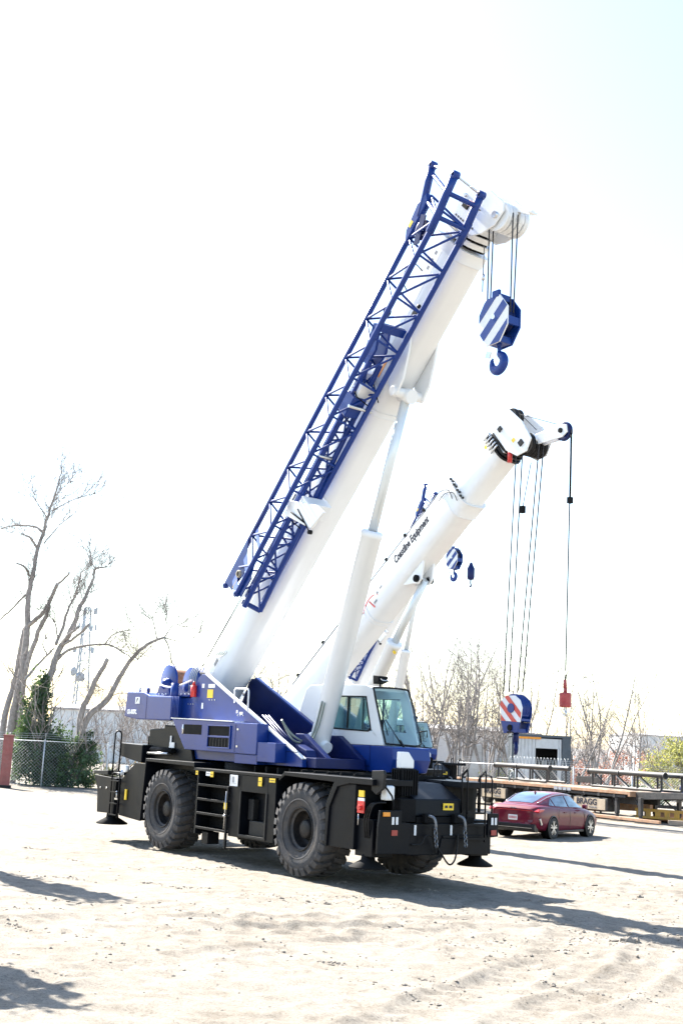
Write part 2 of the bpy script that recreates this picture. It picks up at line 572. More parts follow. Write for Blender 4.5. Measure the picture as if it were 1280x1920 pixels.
def wheel_meshes():
    t = MB()
    prof = [(0.36, -.24), (0.42, -.30), (0.55, -.350), (.70, -.372), (.80, -.362), (.862, -.31), (.878, -.18), (.882, 0), (.878, .18), (.862, .31), (.80, .362), (.70, .372), (.55, .350), (.42, .30), (0.36, .24)]
    t.lathe(prof, (0, 0, 0), (0, -1, 0), 64)
    t.lathe([(0.60, .372), (0.585, .380), (0.57, .372)], (0, 0, 0), (0, -1, 0), 48)
    n = 26
    for sgn in (-1, 1):
        for i in range(n):
            a0 = 2 * math.pi * (i + (0.5 if sgn > 0 else 0)) / n
            vs = []
            for h, rl, rh, da, wd in ((0.03, .86, .935, 0.10, 0.052), (0.20, .86, .9375, 0.045, 0.062), (0.345, .83, .918, 0.0, 0.070), (0.378, .77, .80, -0.005, 0.072)):
                for rr in (rl, rh):
                    for w in (-wd, wd):
                        a = a0 + da + w
                        vs.append((rr * math.cos(a), -sgn * h, rr * math.sin(a)))
            fs = []
            for k in range(3):
                b = 4 * k
                fs += [(b, b + 1, b + 5, b + 4), (b + 2, b + 6, b + 7, b + 3), (b, b + 4, b + 6, b + 2), (b + 1, b + 3, b + 7, b + 5)]
            fs += [(0, 2, 3, 1), (12, 13, 15, 14)]
            t.add(vs, fs)
    r = MB()
    r.lathe([(.44, -.30), (.44, .315), (.425, .335), (.405, .32), (.395, .26), (.375, .10), (.35, .03), (.30, 0.0), (.001, 0.0)], (0, 0, 0), (0, -1, 0), 40)
    h = MB()
    h.lathe([(.24, 0.0), (.24, .05), (.185, .06), (.185, .20), (.16, .225), (.06, .235), (.001, .235)], (0, 0, 0), (0, -1, 0), 28)
    for i in range(14):
        a = 2 * math.pi * i / 14
        h.cyl((.275 * math.cos(a), -0.0, .275 * math.sin(a)), (.275 * math.cos(a), -.035, .275 * math.sin(a)), .018, n=6)
    return t.mesh('tyre', RUBBER), r.mesh('wheel', RIM), h.mesh('hub', RIM)

WHEEL = wheel_meshes()

def wheel(parent, x, side):
    o = bpy.data.objects.new('wheel', WHEEL[1]); COL.objects.link(o)
    o.parent = parent
    o.location = (x, 1.265 * side, 0.9375)
    o.rotation_euler = (0, random.uniform(0, 6.28), 0) if side < 0 else (0, random.uniform(0, 6.28), math.pi)
    for nm, me in (('tyre', WHEEL[0]), ('hub', WHEEL[2])):
        c = bpy.data.objects.new(nm, me); COL.objects.link(c); c.parent = o
    return o

def uloop(mb, base0, base1, top, r=0.018, rad=0.1):
    """an upside-down U of round bar standing on two base points"""
    b0 = Vector(base0); b1 = Vector(base1); d = b1 - b0
    up = Vector((0, 0, 1)) * (top - b0.z)
    p0 = b0 + up; p1 = Vector((b1.x, b1.y, top))
    e = d.normalized() * min(rad, d.length / 2.01)
    pts = [b0, p0 - Vector((0, 0, rad)), p0 - Vector((0, 0, rad * .3)) + e * .3, p0 + e, p1 - e, p1 - Vector((0, 0, rad * .3)) - e * .3, p1 - Vector((0, 0, rad)), b1]
    mb.tube(pts, r, 8)

CHAIN = mat('worn_chain', (.20, .21, .23), .5, metal=.6, var=.2)
DRED = mat('dull_red_lens', (.30, .04, .03), .4, var=.1)

def make_carrier(C):
    # ---- frame and running gear
    def f(mb):
        mb.prism([(-3.2, 1.05), (-3.2, 1.75), (8.0, 1.75), (8.0, .95), (6.9, .75), (-1.6, .75)], 'y', -.62, .62)
    part('frame', DBLACK, C, f, 0.02)
    for x in (0, 5.73):
        part('axle', DBLACK, C, lambda mb, x=x: (mb.cyl((x, -1.2, .9375), (x, 1.2, .9375), .17, n=14), mb.ball((x, 0, .93), .42, 8)))
        for s in (-1, 1):
            wheel(C, x, s)
    # ---- deck and side body between the wheels, both sides
    for s in (-1, 1):
        Y = lambda y: y * s
        lo, hi = (lambda a, b: (min(a * s, b * s), max(a * s, b * s)))(0.62, 1.62)
        def fender(mb, x0, x1, zt, xr0, xr1, zl):
            mb.prism([(x0, zt), (x1, zt), (x1 + .02, zt - .05), (x1 + .02, zt - .12), (x1 - .04, zt - .10), (x0 + .04, zt - .07), (xr0 + .05, zl), (xr0, zl)], 'y', lo, hi)
        part('rear_fender', BLACK, C, lambda mb: fender(mb, -.97, 1.39, 2.085, -1.08, 0, .58), 0.01)
        def ff(mb):
            mb.prism([(5.10, 2.045), (8.06, 2.045), (8.06, 1.93), (7.35, 1.93), (6.95, 1.85), (6.72, 1.45), (6.68, .70), (6.62, .70), (6.60, 1.5), (6.84, 1.93), (5.12, 1.97), (4.94, 1.86), (4.90, 1.88)], 'y', lo, hi)
        part('front_fender', BLACK, C, ff, 0.008)
        part('fender_flap', BLACK, C, lambda mb: mb.prism([(6.66, .70), (7.5, .70), (7.5, 1.92), (6.95, 1.92), (6.74, 1.6)], 'y', *sorted((Y(.9), Y(1.58)))), 0.01)
        part('deck_plate', BLACK, C, lambda mb: mb.box(1.395, 5.0, lo, hi, 1.90, 1.965), 0.008)
        # cabinet behind the open door frame
        part('side_cabinet', BLACK, C, lambda mb: (mb.box(3.02, 3.45, *sorted((Y(.75), Y(1.60))), .57, 1.898), mb.box(3.451, 4.50, *sorted((Y(.75), Y(1.30))), .60, 1.898),
                                                  mb.box(4.501, 4.80, *sorted((Y(.75), Y(1.60))), .57, 1.898), mb.box(3.451, 4.50, *sorted((Y(1.301), Y(1.60))), .57, .62),
                                                  mb.box(3.451, 4.50, *sorted((Y(1.301), Y(1.60))), 1.55, 1.898)), 0.008)
        part('cabinet_frame', GREYM, C, lambda mb: (mb.box(3.44, 3.49, *sorted((Y(1.601), Y(1.625))), .60, 1.56), mb.box(4.46, 4.51, *sorted((Y(1.601), Y(1.625))), .60, 1.56),
                                                   mb.box(3.491, 4.459, *sorted((Y(1.601), Y(1.625))), .60, .65)), 0.004)
        part('battery_box', GREYM, C, lambda mb: (mb.box(3.7, 4.35, *sorted((Y(1.305), Y(1.5))), .64, .95), mb.box(3.55, 3.75, *sorted((Y(1.305), Y(1.45))), .96, 1.4)), 0.01)
        # ladder between rear wheel and cabinet
        for z in (1.61, 1.29, .98, .66):
            part('step', BLACK, C, lambda mb, z=z: mb.box(1.62, 3.018, *sorted((Y(1.25), Y(1.61))), z - .04, z + .012), 0.006)
        part('step_back', DBLACK, C, lambda mb: mb.box(1.62, 3.018, *sorted((Y(1.15), Y(1.245))), .58, 1.898), 0.006)
        part('step_stringer', BLACK, C, lambda mb: mb.box(1.55, 1.615, *sorted((Y(1.1), Y(1.6))), .50, 1.898), 0.006)
        part('step_stringer', BLACK, C, lambda mb: (mb.box(2.96, 3.018, *sorted((Y(1.612), Y(1.66))), .28, 1.62),), 0.006)
        part('low_step', BLACK, C, lambda mb: (mb.box(1.75, 2.02, *sorted((Y(1.2), Y(1.5))), .30, .56),), 0.006)
        part('mirror_bracket', STEEL, C, lambda mb: (mb.cyl((2.98, Y(1.69), .72), (3.0, Y(1.69), 1.52), .012, n=6), mb.cyl((2.985, Y(1.69), .98), (2.985, Y(1.69), 1.02), .05, .02, n=8)))
    # ---- decals on the near side
    for (x0, x1, z0, z1, m, nm) in ((3.02, 3.34, 1.645, 1.885, DECAL, 'placard'), (1.52, 1.62, 1.81, 1.90, YELLOW, 'warning_decal'), (1.98, 2.16, 1.81, 1.90, DECAL, 'warning_decal'),
                                    (2.17, 2.30, 1.79, 1.91, YELLOW, 'warning_decal'), (4.16, 4.30, 1.70, 1.885, YELLOW, 'warning_decal'), (4.58, 4.80, 1.80, 1.885, YELLOW, 'warning_decal')):
        o = part(nm, m, C, lambda mb: mb.box(x0, x1, -1.633, -1.626, z0, z1))
        if nm == 'placard':
            part('print', GREYINK, o, lambda mb: (mb.box(3.05, 3.06, -1.637, -1.634, 1.66, 1.87), mb.box(3.10, 3.31, -1.637, -1.634, 1.70, 1.706), mb.box(3.12, 3.20, -1.637, -1.634, 1.72, 1.85)))
        else:
            part('print', INK, o, lambda mb: (mb.box(x0 + .02, x1 - .02, -1.637, -1.634, (z0 + z1) / 2 - .004, (z0 + z1) / 2 + .008),))
    part('warning_decal', YELLOW, C, lambda mb: mb.box(2.90, 3.02, -1.675, -1.668, 1.13, 1.27))
    # ---- rear outriggers
    def ro(mb):
        mb.box(-3.55, -2.35, -1.35, 1.35, .68, 1.40)
    part('outrigger_housing', BLACK, C, ro, 0.015)
    for s in (-1, 1):
        y0, y1 = sorted((1.30 * s, 1.62 * s))
        def jk(mb):
            mb.prism([(-3.72, 1.56), (-2.45, 1.52), (-2.45, 1.40), (-2.50, .64), (-3.42, .62), (-3.5, 1.2)], 'y', y0, y1)
        j = part('rear_jack_box', BLACK, C, jk, 0.012)
        part('float_pad', DBLACK, j, lambda mb: (mb.lathe([(.0, .0), (.40, .0), (.40, .03), (.16, .16), (.14, .30), (0.0, .30)], (-2.9, 1.42 * s, .36), (0, 0, 1), 24),))
        for zz in (1.38,):
            part('jack_bolts', STEEL, j, lambda mb: [mb.cyl((-3.3 + .35 * k, s * 1.62, 1.25), (-3.3 + .35 * k, s * 1.64, 1.25), .025, n=6) for k in range(2)])
    part('top_cover', GREYM, C, lambda mb: mb.prism([(-3.85, 1.66), (-3.0, 1.70), (-3.0, 1.58), (-3.8, 1.58)], 'y', -1.6, 1.6), 0.01)
    L = part('rear_ladder', BLACK, C, lambda mb: (uloop(mb, (-2.62, -1.66, .55), (-2.18, -1.66, .55), 1.66, .02), uloop(mb, (-2.75, -1.60, 1.60), (-2.75, -1.42, 1.60), 2.72, .022, .09)))
    for z in (.62, .90, 1.18, 1.46):
        part('rung', BLACK, L, lambda mb, z=z: mb.box(-2.62, -2.18, -1.70, -1.62, z - .012, z + .012))
    part('tail_lamp', LAMP, C, lambda mb: (mb.cyl((-2.1, -1.5, 1.78), (-2.1, -1.6, 1.78), .09, n=14), mb.box(-2.45, -2.25, -1.62, -1.52, 1.62, 1.68)))
    part('hose_fitting', STEEL, C, lambda mb: (mb.cyl((-2.3, -1.55, 1.55), (-2.3, -1.55, 1.75), .03), mb.cyl((-2.28, -1.66, 1.02), (-2.28, -1.66, 1.22), .022), mb.box(-2.36, -2.2, -1.68, -1.64, 1.0, 1.04)))
    part('reflector', YELLOW, C, lambda mb: mb.box(-1.98, -1.90, -1.60, -1.57, 1.02, 1.28))
    part('rear_side_plate', BLACK, C, lambda mb: mb.prism([(-2.3, .62), (-1.16, .56), (-1.1, 1.2), (-1.03, 1.95), (-1.6, 1.95), (-2.3, 1.5)], 'y', -1.56, -1.5), 0.008)
    # engine end
    part('muffler_box', BLACK, C, lambda mb: mb.prism([(-2.86, 2.08), (-2.86, 2.42), (-1.7, 2.40), (-1.7, 1.95), (-2.2, 2.0)], 'y', -1.35, 1.35), 0.02)
    part('engine_hood', BLACK, C, lambda mb: mb.prism([(-1.85, 1.76), (-1.85, 2.80), (-1.1, 2.84), (-1.1, 2.92), (.05, 2.90), (.35, 2.3), (.6, 1.76)], 'y', -1.1, 1.1), 0.03)
    part('air_intake', DBLACK, C, lambda mb: (mb.cyl((-2.0, -.9, 2.40), (-2.0, -.9, 2.62), .13, n=14), mb.cyl((-1.5, -1.18, 2.30), (-.4, -1.18, 2.30), .07, n=10)))
    part('exhaust_pipe', STEEL, C, lambda mb: mb.cyl((-1.55, -1.27, 2.20), (-.5, -1.27, 2.22), .035, n=10))
    part('gauge_box', DECAL, C, lambda mb: (mb.box(-.72, -.48, -1.13, -1.11, 2.25, 2.50), mb.box(-.70, -.64, -1.13, -1.11, 2.50, 2.66)))
    part('turntable_ring', DBLACK, C, lambda mb: mb.cyl((2.3, 0, 1.76), (2.3, 0, 2.12), 1.15, n=40))
    part('deck_ribs', DBLACK, C, lambda mb: [mb.box(3.3 + k * .45, 3.36 + k * .45, -1.2, 1.2, 1.97, 2.10) for k in range(9)])
    # ---- front end
    def fo(mb):
        mb.box(7.55, 8.25, -.87, 1.30, .66, 1.25)
        mb.box(7.55, 8.20, -1.3, -.871, .72, 1.30)
    part('outrigger_housing', BLACK, C, fo, 0.015)
    part('front_plate', BLACK, C, lambda mb: mb.prism([(-1.64, .70), (-.872, .69), (-.872, 1.26), (-1.08, 1.27), (-1.08, 1.49), (-1.60, 1.49), (-1.63, 1.2)], 'x', 8.252, 8.31), 0.008)
    part('front_plate', BLACK, C, lambda mb: mb.prism([(1.18, .98), (1.46, 1.0), (1.47, 1.45), (1.18, 1.45)], 'x', 8.24, 8.29), 0.008)
    part('bumper_gusset', BLACK, C, lambda mb: (mb.prism([(-.10, .665), (1.17, .665), (1.17, .97), (-.03, .97)], 'x', 8.252, 8.275), mb.box(8.2, 8.28, .0, 1.17, .98, 1.03)), 0.006)
    for s in (-1, 1):
        y0, y1 = sorted((1.0 * s, 1.5 * s))
        j = part('front_jack_box', BLACK, C, lambda mb: (mb.box(7.45, 7.98, y0, y1, .60, 1.30),), 0.015)
        part('float_pad', DBLACK, j, lambda mb: mb.lathe([(.0, .0), (.36, .0), (.36, .025), (.14, .15), (.12, .27), (0, .27)], (7.72, 1.38 * s, .385), (0, 0, 1), 24))
    part('front_hood', BLACK, C, lambda mb: mb.prism([(6.9, 1.70), (6.9, 2.0), (7.55, 1.98), (8.16, 1.70), (8.2, 1.38), (7.3, 1.30)], 'y', -.66, .56), 0.02)
    part('winch_recess', DBLACK, C, lambda mb: mb.box(7.6, 8.22, -.64, .86, 1.252, 1.37), 0.01)
    part('side_plate', GREYM, C, lambda mb: (mb.prism([(7.90, 2.20), (8.24, 2.22), (8.28, 2.15), (8.24, 1.88), (8.05, 1.76), (7.90, 1.84)], 'y', -1.52, -1.46),), 0.008)
    part('side_lamp', DBLACK, C, lambda mb: (mb.cyl((8.16, -1.46, 1.94), (8.16, -1.40, 1.94), .06, n=12), mb.tube([(8.2, -1.4, 1.9), (8.26, -1.3, 1.75), (8.32, -1.3, 1.6), (8.30, -1.3, 1.49)], .018, 6)))
    part('washer_tank', WHITE, C, lambda mb: mb.prism([(7.95, 1.66), (8.14, 1.66), (8.14, 1.93), (7.99, 1.95)], 'y', -1.34, -1.13), 0.03)
    part('hose_bundle', HOSE, C, lambda mb: [mb.tube(smooth_path([(7.75 + k * .06, -1.5, .95), (7.78 + k * .07, -1.56, 1.3), (7.95 + k * .05, -1.55, 1.58), (8.15, -1.35, 1.62)], 5), .016, 6) for k in range(3)])
    part('emergency_switch', RED, C, lambda mb: (mb.box(7.62, 7.83, -1.622, -1.60, 1.40, 1.62), mb.cyl((7.73, -1.60, 1.50), (7.73, -1.68, 1.50), .05, n=12)), 0.005)
    part('switch_decal', DECAL, C, lambda mb: mb.box(7.63, 7.82, -1.620, -1.60, 1.625, 1.68))
    part('switch_decal', YELLOW, C, lambda mb: mb.box(7.64, 7.80, -1.615, -1.59, 1.70, 1.82))
    part('pull_chain', STEEL, C, lambda mb: mb.cyl((7.72, -1.66, 1.18), (7.72, -1.66, 1.38), .012, n=6))
    for y in (-1.25, 1.31):
        h = part('headlamp', LAMP, C, lambda mb: (mb.box(8.312, 8.325, y - .075, y - .02, 1.23, 1.37), mb.box(8.312, 8.325, y + .02, y + .075, 1.23, 1.37)), 0.004)
        part('reflector', DRED, h, lambda mb: mb.box(8.312, 8.322, y - .07, y + .07, 1.03, 1.13))
    part('turn_signal', ORANGE, C, lambda mb: mb.box(8.312, 8.35, -1.55, -1.39, 1.38, 1.46), 0.01)
    part('marker_decal', DECAL, C, lambda mb: (mb.box(8.255, 8.262, -.72, -.67, 1.03, 1.22), mb.box(8.255, 8.262, .20, .25, 1.03, 1.22)))
    o = part('warning_decal', YELLOW, C, lambda mb: mb.prism([(0.05, 1.50), (.32, 1.50), (.32, 1.63), (.05, 1.63)], 'x', 8.19, 8.203))
    part('print', INK, o, lambda mb: (mb.box(8.204, 8.208, .09, .16, 1.54, 1.59), mb.box(8.204, 8.208, .20, .28, 1.54, 1.59)))
    for y in (-.40, .36):
        hk = part('tow_shackle', DBLACK, C, lambda mb: (mb.box(8.23, 8.34, y - .12, y + .10, 1.26, 1.44),), 0.02)
        part('tow_hook', CHAIN, hk, lambda mb: (mb.tube(smooth_path([(8.34, y - .03, 1.40), (8.46, y, 1.36), (8.48, y + .03, 1.22), (8.42, y + .06, 1.16), (8.40, y + .10, 1.22)], 5), .028, 8),))
        part('tow_chain', CHAIN, hk, lambda mb: [mb.lathe([(.045, -.012), (.057, 0), (.045, .012), (.033, 0), (.045, -.012)], (8.46, y + .04 + .01 * k, 1.16 - .075 * k), ((1, .2, 0) if k % 2 else (.2, 1, 0)), 10) for k in range(5)])
    part('air_hose', HOSE, C, lambda mb: mb.tube(smooth_path([(8.40, -.38, 1.2), (8.36, -.30, .95), (8.38, -.12, .70), (8.40, .06, .50), (8.38, .22, .56), (8.33, .33, .80), (8.30, .36, 1.05)], 6), .018, 8))
    part('air_hose', HOSE, C, lambda mb: mb.tube(smooth_path([(8.29, -.80, .86), (8.34, -.60, .88), (8.36, -.52, 1.02), (8.36, -.36, 1.02), (8.33, -.28, .90), (8.30, -.2, .70)], 6), .015, 8))
    part('louvred_box', DBLACK, C, lambda mb: (mb.box(7.70, 7.98, -.86, -.47, 1.50, 2.26), [mb.box(7.981, 8.02, -.86 + .062 * k, -.825 + .062 * k, 1.74, 2.24) for k in range(7)], [mb.box(7.71 + .07 * k, 7.74 + .07 * k, -.89, -.861, 1.74, 2.24) for k in range(4)]), 0.006)
    part('white_cover', WHITE, C, lambda mb: mb.prism([(-.85, 2.265), (-.50, 2.265), (-.50, 2.42), (-.64, 2.58), (-.85, 2.58)], 'x', 7.80, 7.93), 0.02)
    part('front_bracket', DBLACK, C, lambda mb: (mb.box(8.0, 8.23, -1.06, -.67, 1.272, 1.70),), 0.01)
    Lf = part('front_ladder', BLACK, C, lambda mb: (uloop(mb, (8.36, .53, .90), (8.20, .53, 1.45), 2.24, .018, .06), uloop(mb, (8.36, 1.02, .90), (8.20, 1.02, 1.45), 2.22, .018, .06)))
    for z in (.97, 1.24, 1.46):
        part('rung', BLACK, Lf, lambda mb, z=z: mb.box(8.33, 8.39, .53, 1.02, z - .018, z + .018))
    part('grab_rail', BLACK, C, lambda mb: uloop(mb, (8.15, 1.40, 1.40), (7.75, 1.40, 1.40), 2.20, .018, .12))
    part('front_deck', BLACK, C, lambda mb: (mb.box(6.0, 7.5, .60, 1.58, 1.97, 2.02), mb.box(6.9, 7.5, .62, 1.5, 1.45, 1.96)), 0.01)

SEATM = mat('seat_fabric', (.42, .44, .47), .8, var=.1)

def make_upper(C, BL=BLUE, WH=WHITE, txt=True):
    """turntable, counterweight, winches and cab"""
    cw = part('counterweight', BL, C, lambda mb: mb.prism([(-2.90, 3.10), (-2.84, 3.74), (-1.95, 3.73), (-1.6, 3.64), (-.42, 3.62), (-.42, 3.03), (-2.2, 3.03)], 'y', -1.32, 1.32), 0.03)
    if txt:
        text('lettering', 'GR-800XL', 0.155, DECAL, cw, side_M(-2.74, -1.324, 3.17), shear=0.0, xs=0.80, bold=0.006)
        part('emblem', DECAL, cw, lambda mb: mb.box(-2.32, -2.08, -1.330, -1.322, 3.43, 3.60))
        part('emblem_stroke', INK, cw, lambda mb: mb.prism([(-2.28, 3.45), (-2.20, 3.52), (-2.16, 3.58), (-2.235, 3.57), (-2.25, 3.51)], 'y', -1.334, -1.331))
    part('lift_lug', STEEL, C, lambda mb: mb.cyl((-2.55, -1.1, 3.74), (-2.55, -1.1, 3.86), .03, n=8))
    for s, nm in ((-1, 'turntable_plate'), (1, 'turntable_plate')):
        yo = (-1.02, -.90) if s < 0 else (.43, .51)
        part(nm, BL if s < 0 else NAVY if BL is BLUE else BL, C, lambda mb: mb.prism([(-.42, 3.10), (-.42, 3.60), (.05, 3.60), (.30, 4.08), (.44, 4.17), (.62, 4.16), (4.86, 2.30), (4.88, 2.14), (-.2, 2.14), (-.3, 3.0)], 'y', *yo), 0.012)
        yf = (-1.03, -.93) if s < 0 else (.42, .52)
        fl = part('edge_flange', WH if s < 0 else BL, C, lambda mb: mb.prism([(.60, 4.163), (.62, 4.20), (4.90, 2.33), (4.87, 2.303)], 'y', *yf), 0.005)  # near flange white: the sunlit edge highlight is put into its colour
    part('turntable_floor', NAVY if BL is BLUE else BL, C, lambda mb: mb.box(-.4, 5.2, -.89, .42, 2.14, 2.35), 0.01)
    part('foot_pin', STEEL, C, lambda mb: mb.cyl((FOOT[0], -.85, FOOT[2]), (FOOT[0], .5, FOOT[2]), .12, n=20))
    part('rear_bracket', BL, C, lambda mb: (mb.prism([(-1.3, 3.2), (-.95, 3.95), (-.45, 3.95), (-.42, 3.2)], 'y', -.84, -.62), mb.prism([(-1.3, 3.2), (-.95, 3.95), (-.45, 3.95), (-.42, 3.2)], 'y', .44, .52)), 0.01)
    # hydraulic tank pod on the near side
    pod = part('tank_pod', BL, C, lambda mb: mb.prism([(-.34, 3.075), (3.52, 3.02), (3.52, 2.34), (.37, 2.36)], 'y', -1.32, -1.021), 0.015)
    part('pod_ledge', WH, pod, lambda mb: mb.prism([(-.36, 3.078), (2.5, 3.040), (2.5, 3.062), (-.36, 3.10)], 'y', -1.34, -1.022), 0.003)
    sl = part('slot', DBLACK, pod, lambda mb: (mb.box(.20, 1.12, -1.323, -1.318, 2.72, 2.95), mb.box(1.46, 2.40, -1.323, -1.318, 2.72, 2.93), mb.box(1.46, 2.38, -1.323, -1.318, 2.46, 2.67)))
    part('slot_lip', BL, pod, lambda mb: (mb.box(1.42, 2.44, -1.35, -1.319, 2.935, 2.955), mb.box(1.42, 2.44, -1.35, -1.319, 2.68, 2.705), mb.box(1.42, 2.44, -1.35, -1.319, 2.43, 2.455), mb.box(1.42, 1.455, -1.35, -1.319, 2.455, 2.935), mb.box(2.405, 2.44, -1.35, -1.319, 2.455, 2.935)), 0.004)
    part('slot_grille', GREYM, pod, lambda mb: [mb.box(1.55 + .13 * k, 1.58 + .13 * k, -1.33, -1.324, 2.47, 2.66) for k in range(7)])
    part('filler_cap', STEEL, pod, lambda mb: mb.cyl((.23, -1.28, 2.72), (.23, -1.28, 2.95), .055, n=14))
    part('lower_panel', BL, C, lambda mb: (mb.box(3.53, 4.25, -1.30, -1.021, 2.20, 2.62), mb.box(2.6, 3.525, -1.29, -1.021, 2.13, 2.335)), 0.01)
    part('panel_seam', NAVY, C, lambda mb: (mb.box(3.525, 3.54, -1.303, -1.299, 2.20, 2.62), mb.box(4.26, 4.72, -1.03, -1.021, 2.44, 2.46)))
    for (x0, x1, z0, z1, m) in ((1.25, 1.55, 3.84, 3.93, DECAL), (1.22, 1.48, 3.60, 3.80, YELLOW), (.95, 1.06, 3.84, 3.94, DECAL), (.98, 1.06, 3.34, 3.48, DECAL), (2.72, 2.86, 3.22, 3.28, DECAL), (2.58, 2.64, 3.25, 3.32, DECAL)):
        part('warning_decal', m, C, lambda mb: mb.box(x0 - .45, x1 - .45, -1.027, -1.021, z0, z1))
    part('side_marker', RED, C, lambda mb: mb.cyl((3.10, -1.03, 2.86), (3.18, -1.16, 2.86), .05, n=12))
    part('side_marker', YELLOW, C, lambda mb: mb.cyl((3.24, -1.05, 2.86), (3.32, -1.17, 2.86), .055, n=12))
    part('grab_rail', WH, C, lambda mb: mb.tube([(2.05, -1.04, 3.48), (2.05, -1.06, 3.78), (2.10, -1.06, 3.82), (2.62, -1.06, 3.80), (2.66, -1.06, 3.76), (2.64, -1.04, 3.30)], .02, 8))
    part('pipe_run', NAVY, C, lambda mb: [mb.tube([(2.9 + .05 * k, -.80 + .05 * k, 3.22), (3.6 + .05 * k, -.78 + .05 * k, 2.80), (4.1 + .03 * k, -.70 + .05 * k, 2.55)], .022, 6) for k in range(3)])
    # winches
    for k, (x, z) in enumerate(((-1.66, 4.05), (-.50, 3.97))):
        wd = part('winch', BL, C, lambda mb: (mb.lathe([(.001, 0), (.40, 0), (.43, .02), (.43, .05), (.40, .06), (.001, .06)], (x, -.78, z), (0, 1, 0), 36), mb.lathe([(.001, 0), (.43, 0), (.43, .05), (.001, .05)], (x, .12, z), (0, 1, 0), 36)))
        part('drum_rope', RUST if k == 0 else ROPE, wd, lambda mb: mb.lathe([(.30, 0)] + [(.30 + (.015 if i % 2 else 0), .03 * i) for i in range(1, 27)] + [(.30, .80)], (x, -.70, z), (0, 1, 0), 28))
        part('winch_motor', BL, wd, lambda mb: mb.lathe([(.001, -.16), (.09, -.15), (.15, -.08), (.17, .0), (.17, .01)], (x, -.80, z - .10), (0, 1, 0), 22))
        part('winch_foot', BL, wd, lambda mb: (mb.prism([(x - .40, 3.63), (x - .22, 3.92), (x + .22, 3.92), (x + .40, 3.63)], 'y', -.90, -.84), mb.box(x - .45, x + .45, -1.1, .3, 3.625, 3.66)), 0.008)
        part('foot_bolts', STEEL, wd, lambda mb: [mb.cyl((x - .36 + .18 * i, -1.0, 3.66), (x - .36 + .18 * i, -1.0, 3.71), .03, n=6) for i in range(5)])
    part('hose_loop', DECAL, C, lambda mb: mb.tube(smooth_path([(-1.75, -1.05, 4.10), (-1.45, -1.10, 3.93), (-.95, -1.12, 3.86), (-.45, -1.12, 3.90), (.05, -1.06, 4.03)], 6), .022, 8))
    part('hose_reel_lines', GHOSE, C, lambda mb: [mb.tube(smooth_path([(-.22 + .08 * k, -.95, 3.70), (-.24 + .08 * k, -.97, 4.1), (-.30 + .08 * k, -.8, 4.40), (-.28 + .12 * k, -.55, 4.60), (.0 + .12 * k, -.45, 4.68), (.4 + .05 * k, -.4, 4.85)], 6), .009, 5) for k in range(5)])
    part('pipe_drop', BL, C, lambda mb: [mb.cyl((-.30 + .07 * k, -1.35, 3.12), (-.30 + .07 * k, -1.35, 3.62), .014, n=6) for k in range(5)])
    part('fire_extinguisher', RED, C, lambda mb: (mb.cyl((.20, -1.08, 3.62), (.20, -1.08, 3.90), .075, n=14), mb.cyl((.20, -1.08, 3.90), (.20, -1.08, 4.0), .045, .02, n=10)))
    part('rear_post', BL, C, lambda mb: mb.cyl((-.52, -1.2, 3.45), (-.52, -1.2, 3.95), .10, n=16))
    # small fittings on the blue panels
    for (x, z) in ((-.1, 3.45), (.9, 3.55), (2.2, 3.20), (3.9, 2.58)):
        part('panel_bolts', STEEL, C, lambda mb: [mb.cyl((x + .12 * k, -1.021, z), (x + .12 * k, -1.034, z), .014, n=6) for k in range(3)])
    part('panel_gap', NAVY, pod, lambda mb: mb.box(2.62, 2.632, -1.3245, -1.319, 2.37, 3.0))
    part('panel_latch', STEEL, pod, lambda mb: (mb.box(2.70, 2.76, -1.335, -1.319, 2.86, 2.90), mb.box(2.70, 2.76, -1.335, -1.319, 2.48, 2.52)))
    part('panel_gap', NAVY, cw, lambda mb: mb.box(-1.72, -1.708, -1.3245, -1.319, 3.06, 3.63))
    part('lifting_eye', BL, cw, lambda mb: mb.lathe([(.03, -.02), (.07, -.02), (.07, .02), (.03, .02), (.03, -.02)], (-1.9, -1.2, 3.78), (0, 1, 0), 14))

